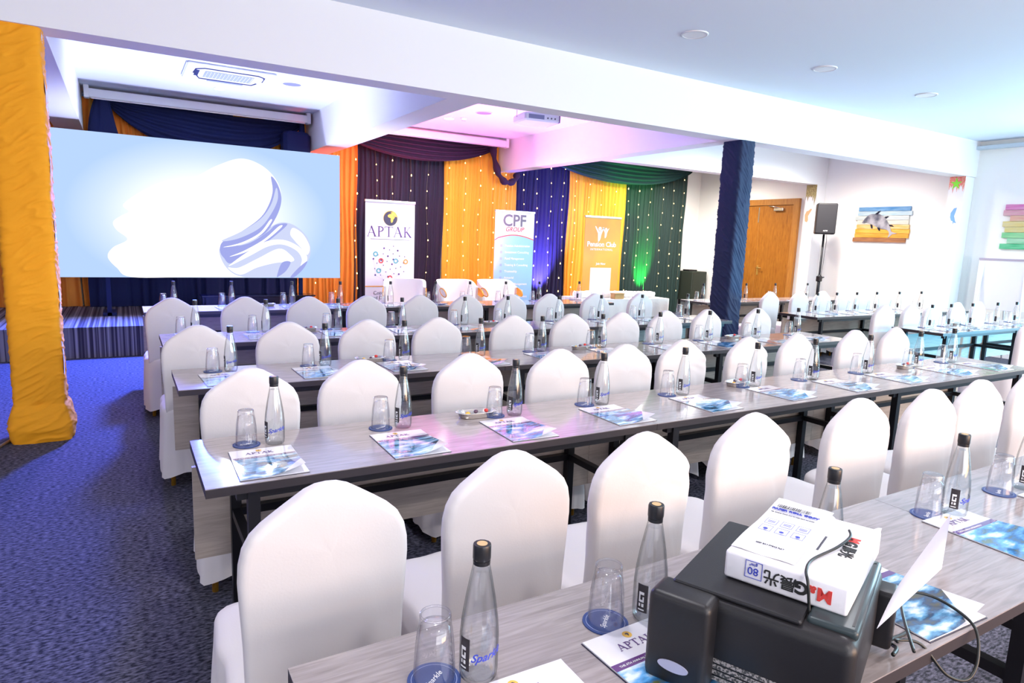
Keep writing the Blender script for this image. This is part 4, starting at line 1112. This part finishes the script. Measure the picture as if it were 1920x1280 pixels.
def make_tumbler():
    t = thing('drinking_glass', 'x', 'glass')
    out = [(.0370, 0), (.0365, .02), (.033, .07), (.030, .095), (.0285, .108), (.0275, .120), (.0255, .127)]
    fl = lambda k, z: (.035 if k % 2 == 0 else -.01) if .04 < z < .108 else 0
    MB().lathe(out, 40, flute=fl, capb=False, capt=True).build('glass_wall', M['tumbler'], t)
    MB().lathe([(.0350, 0.001), (.0335, .03), (.030, .07), (.0265, .105), (.012, .112), (.001, .113)], 32, capb=False, capt=False).build('inner_wall', M['tumbler'], t)
    MB().tube([(.026 * math.cos(2 * PI * k / 24), .026 * math.sin(2 * PI * k / 24), .123) for k in range(25)], .0022, 6, cap=False).build('base_ring', M['tumbler'], t)
    return t


def make_coaster():
    t = thing('coaster', 'x', 'coaster')
    MB().lathe([(.047, 0), (.047, .0025)], 36).build('disc', M['coaster'], t)
    MB().lathe([(.0405, .0027), (.0395, .0027)], 36, capb=False, capt=False).build('ring_print', mat('pale_ring', (0.35, 0.4, 0.6), 0.5), t)
    text_obj('lettering', 'Sparkle', .016, M['white_ink'], t, (0, -.004, .0026), (0, 0, .3), shear=.4, extrude=.0002)
    return t


APT = serif_aptak(.020).mesh('aptak_small', M['purple_ink'])
TXT = text_mesh('THE 6TH ANNUAL INTERNATIONAL CONFERENCE', .0075, .0002); TXT.materials.clear(); TXT.materials.append(M['white_ink'])


def make_brochure(k):
    t = thing('conference_brochure', 'x', 'brochure')
    W, H = .21, .297
    def bend(x, y, base):
        c = max(0, x / W - .35) / .65; d = max(0, 1 - y / H - .2) / .8
        return base + .030 * (c ** 1.6) * (d ** 1.2) if base > .003 else base
    MB().box((-.0025, -.0035, 0), (W + .001, H + .001, .0008)).build('back_cover', M['back_cover'], t)  # slightly oversized dark sheet, draws a black outline round the pages
    MB().box((0, 0, .0009), (W, H, .003)).build('inner_pages', M['paper'], t)
    mb = MB().grid(12, 14, lambda u, v: (u * W - .02 * max(0, u - .4) * (1 - v), v * H, bend(u * W, v * H, .0036)))
    mb.grid(12, 14, lambda u, v: (u * W - .02 * max(0, u - .4) * (1 - v), v * H, bend(u * W, v * H, .0036) - .0004), 1)
    mb.build('cover', [BRO[k], M['paper']], t)
    link('lettering', APT, t, (.095, .238, .0042)); link('lettering', TXT, t, (.1, .2015, .0042))
    o = MB().lathe([(.010, 0), (.010, .0005)], 18).build('globe_logo', globe_gold, t, (.095, .275, .0037))
    o2 = MB().poly([(.007 * u, .007 * v) for u, v in AFR], .0003, 'z').build('globe_map', globe_dark, o, (0, 0, .0006))
    return t


def make_tray():
    t = thing('sweets_tray', 'x', 'tray')
    mb = MB()
    pr = [(.82, 0), (.86, .004), (.95, .022), (1.05, .024), (1.06, .026), (.97, .026), (.88, .022), (.80, .005)]
    vs = []; n = 32
    for f, z in pr:
        for k in range(n):
            a = 2 * PI * k / n; c, s = math.cos(a), math.sin(a); p = (abs(c) ** 3 + abs(s) ** 3) ** (-1 / 3)
            vs.append((.088 * f * p * c, .045 * f * p * s, z))
    mb.add(vs, [(i * n + j, i * n + (j + 1) % n, (i + 1) * n + (j + 1) % n, (i + 1) * n + j) for i in range(len(pr) - 1) for j in range(n)] + [tuple(range(n))[::-1], tuple(range((len(pr) - 1) * n, len(pr) * n))], 0, True)
    mb.build('dish', M['silver'], t)
    return t


def make_sweet(m):
    t = thing('wrapped_sweet', 'x', 'sweet')
    MB().lathe([(.002, -.011), (.007, -.007), (.009, 0), (.007, .007), (.002, .011)], 10).xf(Matrix.Rotation(PI / 2, 4, 'X')).build('sweet_body', m, t)
    return t


B1, B2 = make_bottle(True), make_bottle(False)
G1, C1, TR = make_tumbler(), make_coaster(), make_tray()
BRP = [make_brochure(k) for k in range(3)]
SW = [make_sweet(M['candy']), make_sweet(M['candy_dark']), make_sweet(M['red_ink'])]
fresh = set(id(o) for o in [B1, B2, G1, C1, TR] + BRP + SW)


def put(p, loc, rz, lab, grp):
    if id(p) in fresh:
        fresh.discard(id(p)); p.location = loc; p.rotation_euler[2] = rz; p['label'] = lab; p['group'] = grp; return p
    return dup(p, loc, rz, lab, grp)


random.seed(33)
TZ = .7503
CO = 'yellow column end'
settings = [
    # row, bottle y, bottles x, glass offset, brochures x (left edge), brochure y
    (1, 2.42, [.45, .95, 1.47, 1.965, 2.50, 3.06, 3.57, 4.14, 4.735, 5.22], .65, [.281, .785, 1.262, 1.80, 2.36, 2.95, 3.50, 4.05, 4.66, 5.15], 2.085),
    (2, 3.80, [.483, .994, 1.488, 2.02, 2.51, 3.052, 3.63, 4.18, 4.766, 5.318], .6, [.33, .80, 1.30, 1.85, 2.35, 2.88, 3.45, 4.02, 4.60, 5.12], 3.46),
    (3, 5.24, [.437, .923, 1.477, 2.023, 2.62, 3.07, 3.64, 4.164, 4.70, 5.39], .6, [.28, .75, 1.30, 1.85, 2.42, 2.90, 3.45, 3.98, 4.55, 5.15], 4.86),
    (4, 7.11, [.41, .93, 1.52, 2.03, 2.61, 3.165, 3.62, 4.12, 4.62, 5.27], .6, [.25, .78, 1.38, 1.88, 2.45, 3.0, 3.45, 3.95, 4.45, 5.1], 6.76)]
for r, yb, bx, go, brx, bry in settings:
    det = B1 if r <= 2 else B2
    for k, x in enumerate(bx):
        jy = random.uniform(-.015, .015)
        where = '%s, %s from the %s' % (ROWN[r], ORD[k], CO)
        put(det, (x, yb + jy, TZ), random.uniform(-.2, .2), 'glass water bottle, %s' % where, 'water bottles on the main block tables')
        gx, gy = x - .085 - random.uniform(0, .012), yb + .02 + jy
        put(C1, (gx, gy, TZ), random.uniform(-.4, .4), 'round navy coaster, %s' % where, 'coasters on the main block tables')
        put(G1, (gx, gy, TZ + .003), random.uniform(0, 3), 'upturned fluted glass, %s' % where, 'drinking glasses on the main block tables')
    for k, x in enumerate(brx):
        where = '%s, %s from the %s' % (ROWN[r], ORD[k], CO)
        put(BRP[(k + r) % 3], (x, bry + random.uniform(-.012, .012), TZ), random.uniform(-.05, .06), 'APTAK conference brochure, %s' % where, 'conference brochures on the main block tables')
for xs, yb, nm in (([7.47, 7.86, 8.33, 8.92, 9.40], 3.73, 'nearest row of the far block'), ([7.58, 7.98, 8.42, 8.88, 9.43, 10.0], 5.17, 'middle row of the far block'), ([7.22, 8.13, 8.80, 9.6], 6.75, 'far block row nearest the wooden door')):
    for k, x in enumerate(xs):
        where = '%s, %s from the navy column' % (nm, ORD[k])
        put(B2, (x, yb, TZ), 0, 'glass water bottle, %s' % where, 'water bottles beyond the navy column')
        put(C1, (x - .09, yb + .03, TZ), 0, 'round navy coaster, %s' % where, 'coasters beyond the navy column')
        put(G1, (x - .09, yb + .03, TZ + .003), 0, 'upturned drinking glass, %s' % where, 'drinking glasses beyond the navy column')
        put(BRP[k % 3], (x - .16, yb - .32, TZ), random.uniform(-.08, .08), 'conference brochure, %s' % where, 'conference brochures beyond the navy column')

# nearest row
for k, (x, y) in enumerate([(.512, .932), (.912, .930), (1.47, .905), (2.13, .925), (2.60, .93)]):
    put(B1, (x, y, TZ), [0, .1, 0, .1, 0][k], 'large glass water bottle, %s from the yellow column side, nearest table row' % ORD[k], 'water bottles on the nearest row')
for k, (x, y) in enumerate([(.437, .955), (.82, .957), (2.045, .955), (2.475, .95)]):
    put(C1, (x, y, TZ), [.3, .4, 0, 0][k], 'navy printed coaster, %s from the yellow column side, nearest table row' % ORD[k], 'coasters on the nearest row')
    put(G1, (x, y, TZ + .003), 0, 'large upturned glass, %s from the yellow column side, nearest table row' % ORD[k], 'drinking glasses on the nearest row')
for k, (x, y, rz, kk) in enumerate([(.452, .605, -.02, 1), (.742, .622, .03, 0), (1.365, .601, -.04, 1), (1.97, .640, -.03, 0), (2.50, .61, 0, 2)]):
    put(BRP[kk], (x, y, TZ), rz, 'glossy APTAK conference brochure, %s' % ['half cut off by the picture edge below the first bottle', 'tucked under the black printer\'s near side', 'beyond the printer under the looping cable', 'beside the upright paper sheet and glass', 'farthest one on the nearest table row'][k], 'conference brochures on the nearest row')
# trays of sweets
random.seed(3)
TRY = [(1.30, 2.46, 1, 'beside the second and third bottles'), (2.98, 2.475, 1, 'midway along'), (4.60, 2.42, 1, 'toward the far end'),
       (1.28, 3.83, 2, 'near the yellow column end'), (2.86, 3.80, 2, 'midway along'), (4.50, 3.83, 2, 'toward the far end'),
       (1.22, 5.22, 3, 'near the yellow column end'), (2.86, 5.2, 3, 'midway along'), (1.25, 7.05, 4, 'near the yellow column end')]
for k, (x, y, r, nm) in enumerate(TRY):
    put(TR, (x, y, TZ), random.uniform(-.15, .25), 'oval silver tray of sweets, %s, %s' % (ROWN[r], nm), 'silver sweets trays')
    if r <= 3:
        for j in range(3):
            put(SW[j], (x - .04 + .04 * j, y + random.uniform(-.018, .018), TZ + .0155 + .006 * (j % 3)), random.uniform(0, 3), ('yellow', 'dark', 'red')[j] + ' wrapped sweet in the silver tray, %s, %s' % (ROWN[r], nm), 'sweets in the tray, %s, %s' % (ROWN[r], nm))
put(TR, (8.15, 3.80, TZ), .1, 'oval silver tray on the nearest row of the far block', 'silver sweets trays')

# ------------------------------------------------------------------ printer, ream, sheet, cables
PA = R(24)
pr = thing('inkjet_printer', 'black inkjet printer with side ink tank, on the nearest table', 'printer', (.795, .790, TZ), PA)
# local x = along the long axis, local -y = toward the near side
L_, D_, H_ = .375, .315, .165
bd = MB().rbox((.03, -D_, .012), (L_, -.002, H_), .022, 5); bd.build('body', M['black_plastic'], pr)
MB().box((.04, -D_ + .085, H_ - .001), (L_ - .01, -.01, H_ + .007), 0, .003).build('scanner_lid', M['black_plastic'], pr)
MB().rbox((-.014, -.098, .0), (.060, .014, H_ + .003), .014, 4).build('ink_tank', M['black_plastic'], pr)
MB().lathe([(1, 0), (1, .002)], 24).xf(Matrix.Diagonal((.028, .010, 1, 1))).build('tank_window', M['window_plastic'], pr, (-.0145, -.042, .040), (PI / 2, 0, -PI / 2))
rf = MB().rbox((.06, -D_ + .004, H_ - .010), (L_ - .012, -D_ + .082, H_ + .010), .008); rf.build('rear_feed_cover', M['dark_grey_plastic'], pr)
MB().box((.075, -D_ + .012, H_ + .0101), (L_ - .03, -D_ + .016, H_ + .0107)).box((L_ - .034, -D_ + .012, H_ + .0101), (L_ - .03, -D_ + .072, H_ + .0107)).build('feed_seam', M['cap'], pr)
MB().rbox((L_ - .06, -D_ - .03, .02), (L_ - .0, -D_ + .01, H_ - .03), .009).build('rear_paper_guide', M['black_plastic'], pr)
for k in range(4):
    MB().box((.0292, -.09 - .0, .050 - k * .011), (.0298, -.27, .0575 - k * .011)).build('rating_label', mat('label_grey', (0.38, 0.34, 0.33), 0.5, noise_=(260, (0.05, 0.05, 0.05), 0.45, 0.55)), pr)
for px_, py_ in ((.05, -.03), (.34, -.03), (.05, -.26), (.34, -.26)): MB().box((px_, py_, 0), (px_ + .02, py_ + .015, .013)).build('foot', M['cap'], pr)

RA = R(21.5)
rm = thing('paper_ream', 'white wrapped ream of copy paper lying on the printer', 'paper ream', (.925, .760, TZ + H_ + .0085), RA)
MB().rbox((0, -.208, 0), (.297, 0, .052), .006, 3).build('wrapper', M['ream_paper'], rm)
def flap(u, v):
    x = .297 + v * .035; y = -.12 + u * .115
    return (x, y, .045 - .01 * v + .012 * math.sin(u * 9) * v + .006 * noise.noise(Vector((u * 9, v * 3, 2))))
MB().grid(16, 5, flap).build('wrapper_flap', M['ream_paper'], rm)
def flap2(u, v): return (.297 + v * .022, -.205 + u * .075, .040 - .03 * v * u + .01 * math.sin(u * 7 + 1) * v)
MB().grid(12, 4, flap2).build('wrapper_flap', M['ream_paper'], rm)
MB().grid(10, 6, lambda u, v: (.02 + u * .30, -.115 + v * .112, .0535 + .002 * math.sin(u * 8) * v + .001 * math.sin(v * 9))).build('opened_wrapper_sheet', M['ream_paper'], rm)
# near end face (x = 0): print is upside down
TE = .0008
def end_text(s, size, m, yc, zc, **k):   # faces -x, upside down
    me = text_mesh(s, size, TE, **k); me.materials.clear(); me.materials.append(m)
    for v in me.vertices: v.co = (-v.co.z - .0003, v.co.x + yc, -v.co.y + zc)
    me.flip_normals(); return link('lettering', me, rm)
end_text('M', .031, M['red_ink'], -.171, .036, offset=.0013)
end_text('&', .017, M['red_ink'], -.152, .036, offset=.0008)
end_text('G', .031, M['black_ink'], -.134, .036, offset=.0013)
end_text('晨光', .028, M['black_ink'], -.098, .036, offset=.0004)
end_text('80', .020, M['blue_ink'], -.052, .034)
end_text('g/m²', .008, M['blue_ink'], -.052, .042)
o = MB()
for y0_, y1_, z0_, z1_ in ((-.068, -.038, .014, .0148), (-.068, -.038, .0452, .046), (-.068, -.0672, .014, .046), (-.0388, -.038, .014, .046)): o.box((-.0012, y0_, z0_), (-.0003, y1_, z1_))
o.build('print_frame', M['blue_ink'], rm)
# top face
def top_text(s, size, m, xc, yc, rot, z=.0526, **k):
    me = text_mesh(s, size, TE, **k); me.materials.clear(); me.materials.append(m); return link('lettering', me, rm, (xc, yc, z), (0, 0, rot))
top_text('M', .028, M['red_ink'], .205, -.165, PI, offset=.0012)
top_text('G', .028, M['black_ink'], .182, -.165, PI, offset=.0014)
top_text('晨光', .026, M['black_ink'], .142, -.166, PI, offset=.0006)
top_text('MULTI-PURPOSE COPY PAPER', .0055, M['grey_ink'], .15, -.128, PI)
bc = MB(); x = .0; random.seed(9)
while x < .065:
    w_ = random.choice((.0008, .0012, .002)); bc.box((.268, -.036 - x - w_ + .02, 0), (.284, -.036 - x + .02, .0004)); x += w_ + random.choice((.0009, .0016))
o = bc.build('barcode', M['black_ink'], rm, (-.008, 0, .0585)); o['kind'] = 'stuff'
ic = MB()
for r_ in range(2):
    for c_ in range(3):
        cx_, cy_ = .165 - r_ * .038, -.030 - c_ * .030
        for a_, b_, c2, d2 in ((-.014, -.0132, -.011, .011), (.0132, .014, -.011, .011), (-.014, .014, -.0112, -.0105), (-.014, .014, .0105, .0112)): ic.box((cx_ + a_, cy_ + c2, 0), (cx_ + b_, cy_ + d2, .0003))
        if r_: ic.lathe([(.0045, 0), (.0045, .0003)], 10, (cx_ - .003, cy_, 0))
        else: ic.box((cx_ - .004, cy_ - .007, 0), (cx_ - .002, cy_ + .007, .0003)).box((cx_ + .002, cy_ - .007, 0), (cx_ + .004, cy_ + .007, .0003))
ic.build('care_icons', M['blue_ink'], rm, (.01, 0, .0570))
top_text('PAPER ROLL COPY', .011, M['blue_ink'], .247, -.055, -PI / 2, z=.0575, offset=.0003)
top_text('high whiteness smooth sheet for every copier and printer', .0036, M['grey_ink'], .228, -.055, -PI / 2, z=.0575)
top_text('KEEP DRY STORE FLAT', .005, M['grey_ink'], .06, -.06, -PI / 2, z=.0568)

# loose sheet standing in the rear feed
def sheet(u, v):
    a, b = Vector((1.055, .545, .902)), Vector((1.262, .618, .902)); c, d = Vector((1.27, .555, 1.06)), Vector((1.22, .535, .975))
    p = (a * (1 - u) + b * u) * (1 - v) + (d * (1 - u) + c * u) * v
    p.z += .006 * math.sin(PI * u); return tuple(p)
def sheet2(u, v): p = sheet(u, v); return (p[0] + .0002, p[1] + .0006, p[2] - .0002)
s_ = MB().grid(10, 8, sheet); s_.grid(10, 8, sheet2)
tag(s_.build('paper_sheet', M['paper']), 'single white paper sheet standing in the printer\'s feed', 'paper sheet')


def curve_pts(P, n=8):
    out = []
    for i in range(len(P) - 1):
        p0 = P[max(i - 1, 0)]; p1 = P[i]; p2 = P[i + 1]; p3 = P[min(i + 2, len(P) - 1)]
        for k in range(n):
            t = k / n
            out.append(tuple(.5 * ((2 * p1[j]) + (-p0[j] + p2[j]) * t + (2 * p0[j] - 5 * p1[j] + 4 * p2[j] - p3[j]) * t * t + (-p0[j] + 3 * p1[j] - 3 * p2[j] + p3[j]) * t ** 3) for j in range(3)))
    return out + [tuple(P[-1])]
zt = TZ + H_ + .0085 + .056
Rm = Matrix.Translation((.925, .760, 0)) @ Matrix.Rotation(RA, 4, 'Z')
def rp_(x, y, z): v = Rm @ Vector((x, y, 0)); return (v.x, v.y, z)
tag(MB().tube(curve_pts([rp_(.235, -.160, zt + .002), rp_(.20, -.168, zt + .003), rp_(.14, -.158, zt + .001), rp_(.06, -.135, zt), rp_(.008, -.137, zt + .001), rp_(-.012, -.146, zt - .012), rp_(-.014, -.152, zt - .05), rp_(-.022, -.158, zt - .075), rp_(-.055, -.165, zt - .10), rp_(-.07, -.165, .80), rp_(-.075, -.162, .758)]), .0026, 8).build('usb_cable', M['cable']), 'thin black cable running over the paper ream and down the printer', 'cable')
tag(MB().tube(curve_pts([(1.22, .56, .80), (1.30, .62, .80), (1.36, .66, .80), (1.44, .70, .79), (1.50, .66, .78), (1.50, .585, .76), (1.47, .555, .715), (1.43, .55, .68), (1.37, .565, .70), (1.33, .60, .757), (1.28, .62, .77), (1.24, .60, .79)]), .0032, 8).build('power_cable', M['cable']), 'black cable looping over the table edge behind the printer', 'cable')
tag(MB().tube(curve_pts([(1.20, .585, .785), (1.25, .605, .77), (1.27, .63, .765), (1.33, .635, .758), (1.36, .64, .757)]), .004, 8).build('power_plug_lead', M['cable']), 'short thick black lead lying beside the printer', 'cable')

for x, y in LAMPS:
    pass
